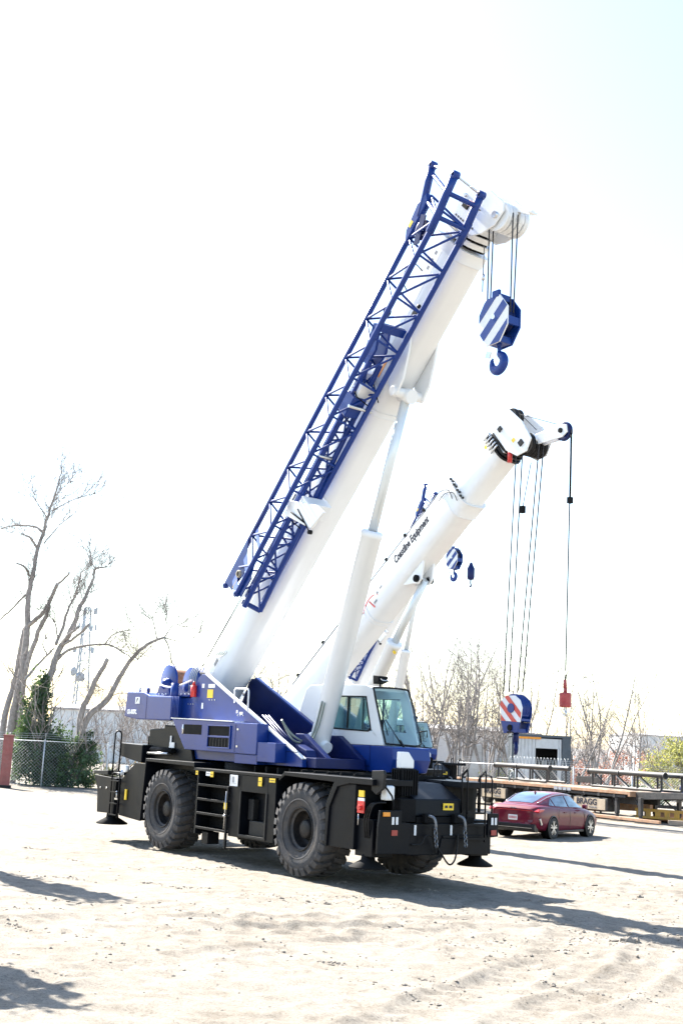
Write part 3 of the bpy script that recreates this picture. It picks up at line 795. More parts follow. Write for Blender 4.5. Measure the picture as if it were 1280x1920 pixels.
def make_cab(C, BL=BLUE, WH=WHITE):
    # ---------------------------------------------------------------- cab
    y0, y1 = .55, 1.58
    cab = part('cab', WH, C, lambda mb: (
        # rear body, pillars and rails of an open shell
        mb.prism([(2.36, 2.68), (2.30, 3.10), (2.66, 3.90), (2.82, 4.0), (3.57, 4.02), (3.57, 2.68)], 'y', y0, y1),
        mb.prism([(3.57, 3.74), (3.57, 4.02), (4.9, 3.99), (5.12, 3.93), (5.22, 3.84), (5.0, 3.72)], 'y', y0, y0 + .06),
        mb.prism([(3.57, 3.74), (3.57, 4.02), (4.9, 3.99), (5.12, 3.93), (5.22, 3.84), (5.0, 3.72)], 'y', y1 - .06, y1),
        mb.prism([(3.57, 3.95), (3.57, 4.03), (4.40, 4.01), (4.40, 3.94)], 'y', y0 + .061, y1 - .061), mb.prism([(5.0, 3.90), (5.02, 3.97), (5.14, 3.93), (5.12, 3.86)], 'y', y0 + .061, y1 - .061),
        mb.prism([(3.57, 2.68), (3.57, 3.03), (5.28, 2.98), (5.62, 2.70), (5.62, 2.68)], 'y', y0, y0 + .06),
        mb.prism([(3.57, 2.68), (3.57, 3.03), (5.28, 2.98), (5.62, 2.70), (5.62, 2.68)], 'y', y1 - .06, y1),
        mb.prism([(4.96, 3.74), (5.20, 3.86), (5.64, 2.70), (5.30, 2.90), (5.16, 3.06)], 'y', y0, y0 + .06),
        mb.prism([(4.96, 3.74), (5.20, 3.86), (5.64, 2.70), (5.30, 2.90), (5.16, 3.06)], 'y', y1 - .06, y1)), 0.02)
    part('cab_base', BL, C, lambda mb: mb.prism([(2.75, 2.10), (2.40, 2.40), (2.36, 2.676), (5.63, 2.676), (5.98, 2.66), (6.02, 2.40), (5.90, 2.12)], 'y', y0 - .01, y1 + .01), 0.03)
    part('base_seam', NAVY, C, lambda mb: (mb.box(5.20, 5.215, y0 - .016, y0 - .009, 2.12, 2.67), mb.box(3.0, 5.2, y0 - .016, y0 - .009, 2.22, 2.235)))
    part('cab_floor_skirt', DBLACK, C, lambda mb: mb.box(2.8, 5.8, y0 + .05, y1 - .05, 2.0, 2.09))
    part('side_skirt', WH, C, lambda mb: mb.prism([(4.4, 2.03), (5.85, 2.03), (5.85, 2.07), (4.4, 2.09)], 'y', .44, y0 + .04), 0.005)
    # windshield frame and glass
    fr = [(5.16, 3.92), (5.66, 2.70)]
    part('windshield_frame', HOSE, C, lambda mb: mb.tube(smooth_path([(5.68, y0 + .03, 2.73), (5.52, y0 + .01, 3.15), (5.22, y0 + .02, 3.84), (5.19, y0 + .10, 3.93), (5.20, y1 - .14, 3.94), (5.27, y1 - .03, 3.82), (5.55, y1 - .02, 3.15), (5.72, y1 - .05, 2.74), (5.72, (y0 + y1) / 2, 2.71), (5.68, y0 + .03, 2.73)], 5), .022, 6))
    def ws(mb):
        n = 8; m = 8
        vs = []
        for i in range(n + 1):
            t = i / n
            z = 2.73 + (3.92 - 2.73) * t
            xb = 5.70 - .50 * t ** 1.35
            for j in range(m + 1):
                u = j / m
                vs.append((xb + .05 * math.sin(math.pi * u), y0 + .03 + (y1 - y0 - .06) * u, z))
        mb.add(vs, [(i * (m + 1) + j, i * (m + 1) + j + 1, (i + 1) * (m + 1) + j + 1, (i + 1) * (m + 1) + j) for i in range(n) for j in range(m)], True)
    part('windshield', GLASS, C, ws)
    part('skylight', GLASS, C, lambda mb: mb.prism([(4.40, 3.985), (4.40, 3.995), (5.01, 3.955), (5.01, 3.945)], 'y', y0 + .062, y1 - .062))
    part('cab_floor', GREYINK, C, lambda mb: mb.box(3.58, 5.55, y0 + .07, y1 - .07, 2.677, 2.69))
    for s, yy in ((-1, y0 + .03), (1, y1 - .03)):
        w = part('side_window', GLASS, C, lambda mb: mb.prism([(3.58, 3.04), (3.58, 3.735), (4.97, 3.715), (5.16, 3.07), (5.10, 2.99)], 'y', yy - .004, yy + .004))
        ys = (y0 - .012, y0 + .028) if s < 0 else (y1 - .028, y1 + .012)
        part('window_frame', HOSE, w, lambda mb: (mb.prism([(3.55, 3.01), (3.55, 3.76), (3.59, 3.73), (3.59, 3.04)], 'y', *ys), mb.prism([(3.55, 3.761), (4.98, 3.742), (4.95, 3.71), (3.59, 3.731)], 'y', *ys),
                                                  mb.prism([(4.981, 3.741), (5.19, 3.05), (5.15, 3.06), (4.951, 3.709)], 'y', *ys), mb.prism([(5.19, 3.049), (5.11, 2.962), (3.55, 3.009), (3.591, 3.039), (5.09, 2.995), (5.15, 3.059)], 'y', *ys), mb.box(4.30, 4.335, ys[0] + .004, ys[1] - .004, 3.03, 3.73)))
    part('roof_rail', WH, C, lambda mb: mb.tube([(3.62, y0 + .12, 4.0), (3.62, y0 + .12, 4.06), (4.28, y0 + .12, 4.05), (4.30, y0 + .12, 3.98)], .022, 8))
    lampo = part('work_lamp', DBLACK, C, lambda mb: (mb.prism([(4.62, 4.04), (4.60, 4.24), (4.80, 4.22), (4.82, 4.10)], 'y', 1.0, 1.28), mb.cyl((4.7, 1.14, 3.96), (4.7, 1.14, 4.06), .02)), 0.01)
    part('lamp_bracket', STEEL, lampo, lambda mb: mb.tube([(4.82, 1.04, 4.16), (4.92, 1.04, 4.12), (4.92, 1.24, 4.12), (4.82, 1.24, 4.16)], .012, 6))
    wp = part('wiper', HOSE, C, lambda mb: (mb.cyl((5.80, .98, 2.66), (5.53, .66, 3.25), .014, n=6), mb.cyl((5.70, .62, 2.90), (5.40, .60, 3.55), .011, n=6), mb.cyl((5.86, 1.02, 2.58), (5.74, .92, 2.82), .022, n=6)))
    seat = part('seat', SEATM, C, lambda mb: (mb.box(3.75, 4.25, .98, 1.42, 2.72, 2.90), mb.prism([(3.62, 2.90), (3.78, 2.90), (3.70, 3.55), (3.56, 3.53)], 'y', 1.0, 1.40)), 0.05)
    part('headrest', SEATM, seat, lambda mb: mb.box(3.55, 3.66, 1.10, 1.30, 3.56, 3.75), 0.03)
    part('console', SEATM, C, lambda mb: (mb.box(4.55, 4.8, .9, 1.5, 2.70, 3.0), mb.cyl((4.6, 1.2, 2.9), (4.45, 1.2, 3.12), .02), mb.lathe([(.16, 0), (.175, .015), (.16, .03), (.145, .015), (.16, 0)], (4.44, 1.2, 3.13), (-.5, 0, .8), 20)), 0.01)
    part('monitor', DBLACK, C, lambda mb: mb.box(4.85, 4.9, .86, 1.12, 3.02, 3.24), 0.01)
    part('papers', DECAL, C, lambda mb: mb.box(5.2, 5.5, 1.05, 1.45, 2.70, 2.71))
    part('mirror_arm', HOSE, C, lambda mb: mb.tube([(5.5, y1, 3.0), (5.62, y1 + .22, 3.05), (5.62, y1 + .22, 2.9)], .015, 6))

def boom_profile(w, zt, z1, zb, n=9):
    pts = [(-w, zt - .04), (-w + .04, zt), (w - .04, zt), (w, zt - .04), (w, z1)]
    for i in range(1, n):
        a = math.pi * i / n
        c, s = math.cos(a), math.sin(a)
        pts.append((w * math.copysign(abs(c) ** .62, c), z1 - (z1 - zb) * abs(s) ** .62))
    pts.append((-w, z1))
    return pts

def bs(s, y, t):
    return (s - 2.2, y, t - 3.0)

def set_boom(o, ang, foot=FOOT):
    o.location = foot
    o.rotation_euler = (0, -ang, 0)
    return o

def extrude_x(mb, prof, x0, x1):
    n = len(prof)
    mb.add([(x0, a, b) for a, b in prof] + [(x1, a, b) for a, b in prof], [(i, n + i, n + (i + 1) % n, (i + 1) % n) for i in range(n)], True)
    k = len(mb.v) - 2 * n
    mb.f.append(tuple(k + n - 1 - i for i in range(n))); mb.s.append(False)
    mb.f.append(tuple(k + n + i for i in range(n))); mb.s.append(False)

def sheave_mb(mb, c, r, w=.05, n=28):
    mb.lathe([(.05, -w), (r * .55, -w * .8), (r * .85, -w), (r, -w), (r, -w * .7), (r * .9, 0), (r, w * .7), (r, w), (r * .85, w), (r * .55, w * .8), (.05, w)], c, (0, 1, 0), n)

def make_boom(C, ang):
    B = set_boom(part('boom', WHITE, C, lambda mb: extrude_x(mb, boom_profile(.42, .36, -.20, -.64), -.35, 13.08), 0.006), ang)
    part('boom_collar', WHITE, B, lambda mb: (extrude_x(mb, boom_profile(.45, .39, -.20, -.67), 12.85, 13.10), extrude_x(mb, boom_profile(.435, .375, -.20, -.655), 9.0, 9.12)), 0.006)
    for k in range(3):
        w = .385 - .03 * k
        x = 13.17 + .16 * k
        part('inner_section', WHITE, B, lambda mb: (extrude_x(mb, boom_profile(w, .33 - .03 * k, -.20, -.60 + .03 * k), x + .03, x + .14),), 0.005)
        part('wear_gap', DBLACK, B, lambda mb: (extrude_x(mb, boom_profile(w - .03, .30 - .03 * k, -.20, -.57 + .03 * k), x - .02, x + .035),))
    # head
    pl = [(13.45, .28), (14.02, .36), (14.26, .18), (14.42, -.45), (14.40, -1.0), (14.26, -1.12), (13.92, -1.08), (13.62, -.85), (13.45, -.60)]
    head = part('boom_head', WHITE, B, lambda mb: (mb.prism(pl, 'y', -.36, -.32), mb.prism(pl, 'y', .32, .36), mb.box(13.5, 13.9, -.319, .319, -.5, .24), mb.box(13.9, 14.2, -.319, .319, .0, .30)), 0.01)
    for y in (-.24, -.08, .08, .24):
        part('sheave', WHITE, head, lambda mb: sheave_mb(mb, (14.10, y, -.98), .31))
    for y in (-.12, .12):
        part('idler_sheave', WHITE, head, lambda mb: sheave_mb(mb, (14.02, y, .20), .18, .04))
    part('sheave_pin', STEEL, head, lambda mb: (mb.cyl((14.10, -.42, -.98), (14.10, .42, -.98), .07, n=16), mb.cyl((14.02, -.40, .20), (14.02, .40, .20), .04, n=12)))
    part('head_lug', WHITE, head, lambda mb: (mb.prism([(14.30, -.95), (14.42, -.92), (14.56, -1.50), (14.46, -1.54)], 'y', -.05, .05), mb.cyl((14.51, -.12, -1.52), (14.51, .12, -1.52), .025)), 0.008)
    part('limit_switch', DBLACK, head, lambda mb: (mb.box(13.80, 13.95, -.395, -.362, -.08, .12), mb.tube([(13.9, -.38, -.05), (14.0, -.39, -.2), (13.95, -.39, -.4), (13.98, -.39, -.5)], .012, 6), mb.box(13.3, 13.42, -.47, -.44, -.62, -.50)))
    part('sensor_line', INK, head, lambda mb: [mb.box(13.56 + .0 * k, 13.60, -.372, -.362, -.55 + .1 * k, -.50 + .1 * k) for k in range(8)])
    # lift cylinder bracket below the boom
    br = [(10.3, -.30), (11.3, -.30), (10.65, -.70), (10.15, -.96), (9.78, -1.02), (9.66, -.86), (9.9, -.5)]
    part('cylinder_bracket', WHITE, B, lambda mb: (mb.prism(br, 'y', -.40, -.34), mb.prism(br, 'y', .34, .40), mb.cyl((9.80, -.43, -.88), (9.80, .43, -.88), .11, n=18)), 0.012)
    # clamp plates that carry the stowed jib
    for s0 in (8.0, 11.35):
        part('jib_clamp', WHITE, B, lambda mb: (mb.prism([(s0 - 2.2, .30), (s0 - 1.75, .34), (s0 - 1.45, .0), (s0 - 1.40, -.62), (s0 - 1.85, -.74), (s0 - 2.1, -.4)], 'y', -.52, -.43) if s0 < 9 else None,
                                                mb.box(s0 - 2.1, s0 - 1.75, -.95, -.45, -.55, -.20), mb.box(s0 - 2.0, s0 - 1.6, -.70, -.45, -.18, .12)), 0.02)
        part('clamp_linkage', DBLACK, B, lambda mb: (mb.tube([(s0 - 1.95, -.97, -.30), (s0 - 2.02, -.98, -.60), (s0 - 2.05, -.80, -.85)], .014, 6), mb.box(s0 - 1.9, s0 - 1.5, -.97, -.955, -.32, -.29), mb.tube([(s0 - 1.6, -.6, -.2), (s0 - 1.9, -.62, -.9)], .012, 6)))
    for t in (.20, -.08):
        part('weld_seam', WHITE, B, lambda mb: mb.box(-.3, 12.8, -.4265, -.4205, t, t + .012), split=False)
    part('serial_plate', GREYINK, B, lambda mb: mb.box(1.05, 1.25, -.4275, -.4205, -.02, .07))
    part('grease_pads', GREYINK, B, lambda mb: [mb.box(12.3 + .18 * k, 12.38 + .18 * k, -.4275, -.4205, .05, .12) for k in range(3)])
    cp = [(6.12, -.70), (6.38, -.42), (6.98, -1.46), (7.03, -1.80), (6.48, -1.66)]
    part('clamp_plate', WHITE, B, lambda mb: mb.prism(cp, 'y', -1.20, -1.13), 0.015)
    part('clamp_arm', WHITE, B, lambda mb: (mb.box(6.35, 6.75, -1.128, -.44, -1.05, -.75), mb.box(6.4, 6.7, -.60, -.40, -.749, -.25)), 0.02, split=False)
    part('clamp_rod', DBLACK, B, lambda mb: mb.cyl((6.30, -1.215, -.80), (6.45, -1.215, -1.40), .018, n=6))
    part('clamp_rod', DBLACK, B, lambda mb: mb.cyl((6.50, -1.215, -.95), (6.42, -1.215, -1.75), .014, n=6))
    part('clamp_pin', DBLACK, B, lambda mb: mb.cyl((6.44, -1.18, -1.74), (6.44, -1.26, -1.74), .05, n=10))
    part('boom_decal', ORANGE, B, lambda mb: mb.box(9.75, 10.2, -.426, -.421, -.24, -.16))
    part('sensor_bracket', GREYM, B, lambda mb: (mb.box(11.35, 11.5, -.5, -.42, -.42, -.28), mb.ball((11.6, -.47, -.35), .05, 6)))
    part('hose_ring', HOSE, B, lambda mb: (mb.tube(smooth_path([(11.6, -.35, .38), (11.7, -.4, .62), (11.95, -.45, .70), (12.2, -.45, .52), (12.2, -.43, .2)], 6), .014, 6),))
    part('rope_guide', STEEL, B, lambda mb: [mb.box(x, x + .06, -.1, .1, .362, .46) for x in (3.0, 6.0, 9.0)])
    return B

def lattice(parent, ch, s0, s1, nb, r, m=BLUE, faces=((0, 1), (1, 2), (0, 2)), ch1=None, rc=0.05, skip=()):
    """ch: chord (y,t) at s0, ch1: at s1"""
    ch1 = ch1 or ch
    def at(i, s):
        u = (s - s0) / (s1 - s0)
        return Vector(bs(s, ch[i][0] + (ch1[i][0] - ch[i][0]) * u, ch[i][1] + (ch1[i][1] - ch[i][1]) * u))
    for i in range(len(ch)):
        if i not in skip: bar('chord', at(i, s0), at(i, s1), rc, m, parent, 10)
    st = (s1 - s0) / nb
    for (a, b) in faces:
        for k in range(nb):
            bar('brace', at(a, s0 + st * k), at(b, s0 + st * (k + .82)), r, m, parent, 6)
            bar('brace', at(b, s0 + st * (k + .86)), at(a, s0 + st * (k + 1)), r, m, parent, 6)

def make_jib(C, ang):
    ch = [(-.95, 3.46), (-1.30, 2.45), (-.62, 2.29)]
    lo = (5.44, 5.95, 5.85)
    hi = ((16.40, 3.92), (16.62, 2.60), (16.48, 2.42))
    X = lambda s: s - 2.2
    J = set_boom(part('fly_jib', BLUE, C, lambda mb: mb.cyl(bs(lo[0], *ch[0]), bs(15.9, *ch[0]), .06, n=10), split=False), ang)
    for (y, t), l, (hs, ht) in zip(ch, lo, hi):      # foot forks at the boom head and lugs at the other end
        p0 = Vector(bs(15.4, y, t)); p1 = Vector(bs(hs - .05, y, ht))
        part('foot_fork', BLUE, J, lambda mb: mb.tube([p0, p0.lerp(p1, .35) + Vector((0, 0, -.01)), p0.lerp(p1, .7), p1], .085, 8))
        part('foot_eye', BLUE, J, lambda mb: mb.lathe([(.04, -.07), (.085, -.07), (.085, .07), (.04, .07), (.04, -.07)], bs(hs, y, ht), (0, 1, 0), 14))
        part('end_lug', BLUE, J, lambda mb: mb.lathe([(.03, -.05), (.072, -.05), (.072, .05), (.03, .05), (.03, -.05)], bs(l - .04, y, t), (0, 1, 0), 14))
    lattice(J, ch, 5.95, 15.9, 10, .027, skip=(0,), rc=.062)
    for sx, q in ((15.75, 0.0), (16.25, .6)):
        P = [Vector(bs(sx, y, t + (ht - t) * q)) for (y, t), (hs, ht) in zip(ch, hi)]
        bar('cross_member', P[0], P[1], .052, BLUE, J)
        bar('cross_member', P[1], P[2], .052, BLUE, J)
    E_ = [bs(hs, y, ht) for (y, t), (hs, ht) in zip(ch, hi)]
    bar('end_roller', E_[0], E_[1], .028, STEEL, J)
    bar('end_roller', E_[1], E_[2], .022, STEEL, J)
    part('flared_foot', BLUE, J, lambda mb: mb.prism([(X(14.75), .40), (X(15.0), .60), (X(15.6), .68), (X(15.9), .58), (X(15.8), .42)], 'y', -1.02, -.88), 0.02)
    part('jib_sheave', NAVY, J, lambda mb: sheave_mb(mb, bs(15.25, -1.0, 3.10), .22, .03))
    part('sheave_plate', NAVY, J, lambda mb: mb.prism([(X(14.9), .05), (X(15.5), .30), (X(15.55), .15), (X(15.0), -.08)], 'y', -1.08, -1.05))
    PK = mat('pink_marking', (.75, .42, .40), .5)
    for sx, tt in ((15.75, 2.33), (16.25, 2.40)):
        part('pin_cap', PK, J, lambda mb: mb.cyl(bs(sx, -.66, tt), bs(sx, -.80, tt + .03), .058, n=12))
    part('decal', YELLOW, J, lambda mb: mb.box(X(15.1), X(15.25), -1.026, -1.021, .50, .60))
    part('cross_plate', BLUE, J, lambda mb: mb.box(X(13.1), X(13.28), -1.28, -.64, -.62, -.50), 0.01)
    # gusset plates at the tip end
    for (s0, w) in ((5.75, .20), (6.40, .13), (7.1, .10)):
        def gus(mb):
            a = Vector(bs(s0, *ch[0])); b = Vector(bs(s0 + .05, *ch[1])); d = Vector((w, 0, 0)); n = Vector((0, .008, .003))
            vs = [a - n, b - n, b + d - n, a + d * 1.5 - n, a + n, b + n, b + d + n, a + d * 1.5 + n]
            mb.add(vs, [(0, 1, 2, 3), (7, 6, 5, 4), (0, 4, 5, 1), (1, 5, 6, 2), (2, 6, 7, 3), (3, 7, 4, 0)])
        part('gusset', BLUE, J, gus)
    part('side_gusset', BLUE, J, lambda mb: mb.prism([(X(5.95), -.52), (X(5.95), -.72), (X(6.5), -.72), (X(6.9), -.56)], 'y', -1.28, -1.26))
    part('side_gusset', BLUE, J, lambda mb: mb.prism([(X(5.55), .40), (X(5.6), .02), (X(6.2), -.12), (X(6.9), .40)], 'y', -1.06, -1.04))
    part('tip_sheave', mat('weathered_brass', (.35, .30, .20), .5), J, lambda mb: sheave_mb(mb, bs(6.15, -1.16, 2.93), .09, .025))
    part('decal', YELLOW, J, lambda mb: mb.box(X(5.75), X(6.0), -1.15, -1.14, -.16, -.08))
    # the second, tapering section nested below
    c0 = [(-.86, 2.62), (-.70, 2.12), (-1.10, 2.22)]
    c1 = [(-.78, 2.86), (-.68, 2.60), (-.92, 2.66)]
    J2 = set_boom(part('tip_jib', BLUE, C, lambda mb: mb.box(X(11.0), X(11.5), -1.04, -.68, -.62, -.28), 0.03, split=False), ang)
    lattice(J2, c0, 5.75, 12.3, 7, .024, ch1=c1, rc=.065)
    for y in (-.95, -.67):
        part('tip_plate', BLUE, J2, lambda mb: mb.prism([(X(12.2), -.36), (X(12.2), -.10), (X(13.0), .12), (X(13.05), -.12), (X(12.6), -.38)], 'y', y - .03, y + .03), 0.008)
    bar('tip_pin', bs(13.0, -1.0, 3.0), bs(13.0, -.6, 3.0), .05, BLUE, J2)
    bar('end_tube', bs(5.72, -1.05, 2.45), bs(5.72, -.66, 2.15), .06, BLUE, J2)
    part('lifting_ring', DBLACK, J2, lambda mb: mb.lathe([(.085, -.03), (.115, 0), (.085, .03), (.06, 0), (.085, -.03)], bs(13.35, -.85, 3.05), (0, 1, .3), 14))
    bar('pin', bs(11.3, -1.1, 2.35), bs(11.3, -.5, 2.3), .04, STEEL, J2)
    bar('pin', bs(9.9, -1.1, 2.45), bs(9.9, -.6, 2.45), .05, STEEL, J2)
    return J, J2

def boom_pt(s, y, t, ang):
    ds, dt = s - 2.2, t - 3.0
    return Vector((FOOT[0] + math.cos(ang) * ds - math.sin(ang) * dt, y, FOOT[2] + math.sin(ang) * ds + math.cos(ang) * dt))

def align_z(o, p0, p1):
    d = Vector(p1) - Vector(p0)
    o.matrix_local = Matrix.Translation(p0) @ d.to_track_quat('Z', 'Y').to_matrix().to_4x4()
    return o

def make_lift(C, ang):
    base = Vector((4.02, 0, 2.60)); top = boom_pt(11.97, 0, 2.12, ang)
    bar_ = part('lift_cylinder', WHITE, C, lambda mb: (mb.lathe([(.001, -.05), (.22, -.05), (.23, .0), (.23, 4.82), (.245, 4.83), (.245, 4.95), (.20, 4.98), (.11, 4.98)], (0, 0, 0), (0, 0, 1), 32), mb.cyl((0, -.34, .08), (0, .34, .08), .13, n=18)))
    align_z(bar_, base, top)
    ln = (top - base).length
    part('piston_rod', CHROME, bar_, lambda mb: mb.cyl((0, 0, 4.9), (0, 0, ln), .105, n=24))
    part('rod_eye', WHITE, bar_, lambda mb: mb.cyl((0, -.2, ln), (0, .2, ln), .16, n=20))
    part('cylinder_pipe', GHOSE, bar_, lambda mb: [mb.tube(smooth_path([(-.24, -.05 - .1 * k, 1.05), (-.25, -.05 - .1 * k, .45), (-.34 - .05 * k, -.05 - .08 * k, .12), (-.75 - .05 * k, -.05, .12 + .12 * k), (-1.15, 0, .55)], 6), .022, 8) for k in range(2)])
    part('cylinder_mount', NAVY, C, lambda mb: (mb.prism([(3.6, 2.35), (3.9, 2.85), (4.2, 2.85), (5.1, 2.35)], 'y', -.55, -.40), mb.prism([(3.6, 2.35), (3.9, 2.85), (4.2, 2.85), (5.1, 2.35)], 'y', .40, .55), mb.prism([(4.3, 2.14), (4.35, 2.62), (4.75, 2.50), (5.0, 2.14)], 'y', -.85, -.6)), 0.015)
    return bar_

def make_hook_block(name, root_loc, rz, m_main, stripes):
    """root at the block's centre; plates in the xz plane"""
    H = empty(name, root_loc, rz)
    oc = [(-.26, .58), (.20, .60), (.47, .26), (.47, -.18), (.22, -.55), (-.20, -.58), (-.47, -.20), (-.47, .24)]
    for s, y in ((-1, -.20), (1, .20)):
        p = part('cheek_plate', DECAL if (s < 0 and stripes) else m_main, H, lambda mb: mb.prism(oc, 'y', y - .02, y + .02), 0.006)
        if s < 0 and stripes:
            for k in range(3):
                c = -.52 + .42 * k
                # slanting stripe clipped to the octagon
                poly = clip_poly(oc, c, c + .20)
                if len(poly) > 2:
                    part('stripe', m_main, p, lambda mb: mb.prism(poly, 'y', y - .028, y - .0215))
    for y in (-.10, .0, .10):
        part('block_sheave', NAVY, H, lambda mb: sheave_mb(mb, (0, y, .10), .36, .042))
    part('spacer', m_main, H, lambda mb: (mb.box(-.10, .16, -.179, .179, .50, .66), mb.box(-.22, .22, -.179, .179, -.54, -.38), mb.box(.38, .46, -.179, .179, -.15, .05)), 0.01)
    part('top_lug', m_main, H, lambda mb: mb.box(-.06, .18, -.23, -.15, .56, .74), 0.02)
    part('pin', STEEL, H, lambda mb: mb.cyl((0, -.24, .10), (0, .24, .10), .06, n=16))
    hk = smooth_path([(0, 0, -.50), (0, 0, -.66), (.02, 0, -.76), (.12, 0, -.84), (.17, 0, -.97), (.10, 0, -1.10), (-.05, 0, -1.15), (-.19, 0, -1.07), (-.235, 0, -.92), (-.20, 0, -.82)], 5)
    def hook(mb):
        n = 10; m = len(hk); vs = []
        for k, p in enumerate(hk):
            u = k / (m - 1)
            rr = (.055 + .075 * math.sin(math.pi * min(1, max(0, (u - .15) / .75))) ** .8) if u < .95 else .03
            d = (hk[min(k + 1, m - 1)] - hk[max(k - 1, 0)]).normalized()
            a = Vector((0, 1, 0)); b = d.cross(a)
            for i in range(n):
                t = 2 * math.pi * i / n
                vs.append(p + a * (.7 * rr * math.cos(t)) + b * (rr * math.sin(t)))
        mb.add(vs, [(k * n + i, k * n + (i + 1) % n, (k + 1) * n + (i + 1) % n, (k + 1) * n + i) for k in range(m - 1) for i in range(n)], True)
        mb.cyl((0, 0, -.40), (0, 0, -.58), .07, n=12)
    part('hook', m_main, H, hook)
    part('safety_latch', STEEL, H, lambda mb: mb.box(-.17, -.02, -.02, .02, -.86, -.70, Matrix.Rotation(.35, 4, 'Y')))
    return H

def clip_poly(poly, c0, c1):
    """keep the part of poly with c0 < (z - x)... a slanting band"""
    def half(pg, f):
        out = []
        for i in range(len(pg)):
            a, b = pg[i], pg[(i + 1) % len(pg)]
            fa, fb = f(a), f(b)
            if fa >= 0: out.append(a)
            if (fa >= 0) != (fb >= 0):
                t = fa / (fa - fb)
                out.append((a[0] + (b[0] - a[0]) * t, a[1] + (b[1] - a[1]) * t))
        return out
    g = lambda p: .66 * p[1] - .62 * p[0] + .0
    pg = half(poly, lambda p: g(p) - c0)
    return half(pg, lambda p: c1 - g(p)) if len(pg) > 2 else []

crane = empty('rough_terrain_crane', (CRX, CRY, 0), CRTH)
tag(crane, 'nearest crane, blue and white, with raised white boom and blue lattice jib stowed alongside', 'crane')
make_carrier(crane)
make_upper(crane)
make_cab(crane)
main_boom = make_boom(crane, BOOM_A)
jibs = make_jib(crane, BOOM_A)
make_lift(crane, BOOM_A)

def L2W(x, y, z):
    c, s = math.cos(CRTH), math.sin(CRTH)
    return Vector((CRX + c * x - s * y, CRY + s * x + c * y, z))

def crane_ropes(C, ang, bx_, by_, bz_):
    sh = boom_pt(16.30, 0, 2.02, ang)
    for (dx, y, zb) in ((-.31, -.24, .30), (-.31, -.12, .30), (.31, -.18, .25), (.31, -.04, .25)):
        bar('hoist_rope', (sh.x + dx, y, sh.z), (bx_ + dx, by_ + (y + .14) * .6, bz_ + zb - .1), .015, ROPE, C, 6)
    bar('hoist_rope', boom_pt(16.42, -.1, 3.5, ang), boom_pt(2.4, -.3, 3.62, ang), .011, ROPE, C, 6)
    bar('hoist_rope', boom_pt(16.42, .1, 3.5, ang), boom_pt(1.8, -.1, 3.9, ang), .011, ROPE, C, 6)
crane_ropes(crane, BOOM_A, 9.66, -.18, 11.05)
bar('anti_two_block_cord', (9.33, -.36, 12.75), (9.32, -.36, 11.75), .010, ROPE, crane, 6)
part('rope_weight', STEEL, crane, lambda mb: mb.cyl((9.33, -.36, 12.0), (9.33, -.36, 12.12), .03, n=10))
hb = make_hook_block('hook_block', L2W(9.66, -.18, 11.05), CRTH, BLUE, True)
hb.scale = (.85, .85, .85)
tag(hb, 'large blue hook block with white diagonal stripes hanging from the tallest boom', 'hook block', 'hook blocks')
# ================================================================== the crane with lettering on its boom
C2O = (-10.3, 7.8)
crane2 = empty('mobile_crane', L2W(C2O[0], C2O[1], 0), CRTH)
tag(crane2, 'white boomed crane behind, dark lettering along its boom and a short sheave arm', 'crane')
make_carrier(crane2)
make_upper(crane2, BL=WHITE, txt=False)
_before = set(o.name for o in bpy.data.objects)
make_cab(crane2, BL=WHITE)
for o in [o for o in bpy.data.objects if o.name not in _before and o.parent == crane2]:
    o.location.x -= 2.4
F2 = (2.65, 0.0, 4.0)
A2 = math.radians(38.3)
def b2(x, z):      # boom frame -> crane frame
    return Vector((F2[0] + math.cos(A2) * x - math.sin(A2) * z, 0, F2[2] + math.sin(A2) * x + math.cos(A2) * z))
B2 = set_boom(part('boom', WHITE, crane2, lambda mb: extrude_x(mb, boom_profile(.47, .52, -.12, -.56), -.4, 9.75), 0.006), A2, F2)
part('boom_collar', WHITE, B2, lambda mb: (extrude_x(mb, boom_profile(.50, .55, -.12, -.60), 9.45, 9.95), extrude_x(mb, boom_profile(.485, .535, -.12, -.575), 4.6, 4.75)), 0.01)
part('inner_section', WHITE, B2, lambda mb: extrude_x(mb, boom_profile(.43, .47, -.12, -.52), 9.9, 11.75), 0.006)
part('collar_hoses', HOSE, B2, lambda mb: [mb.tube(smooth_path([(9.1 + .1 * k, -.49, .5 - .2 * k), (9.5 + .1 * k, -.56, .42 - .2 * k), (9.75 + .1 * k, -.55, .2 - .2 * k), (9.7 + .12 * k, -.52, -.1 - .2 * k)], 5), .012, 6) for k in range(2)])
part('bolt_row', GREYM, B2, lambda mb: [mb.cyl((10.0 + .03 * (k % 2), -.47, .45 - .12 * k), (10.0 + .03 * (k % 2), -.53, .45 - .12 * k), .035, n=8) for k in range(8)])
for k in range(5):
    part('telescope_rib', HOSE, B2, lambda mb: extrude_x(mb, boom_profile(.455 - .012 * k, .40 - .03 * k, -.12, -.60 + .02 * k), 11.74 + .11 * k, 11.80 + .11 * k), 0.004)
    part('telescope_rod', STEEL, B2, lambda mb: mb.cyl((11.62, -.47, .36 - .13 * k), (11.95, -.47, .36 - .13 * k), .03, n=8))
hp = [(12.0, .45), (12.5, .60), (12.85, .45), (13.0, -.30), (12.95, -.95), (12.60, -1.12), (12.25, -.95), (12.05, -.5)]
hd2 = part('boom_head', WHITE, B2, lambda mb: (mb.prism(hp, 'y', -.42, -.37), mb.prism(hp, 'y', .37, .42), mb.box(11.9, 12.3, -.369, .369, -.45, .40)), 0.02)
for y in (-.24, -.08, .08, .24):
    part('sheave', HOSE, hd2, lambda mb: sheave_mb(mb, (12.62, y, -.82), .33, .05))
for y in (-.1, .1):
    part('idler_sheave', GREYM, hd2, lambda mb: sheave_mb(mb, (12.62, y, .42), .26, .05))
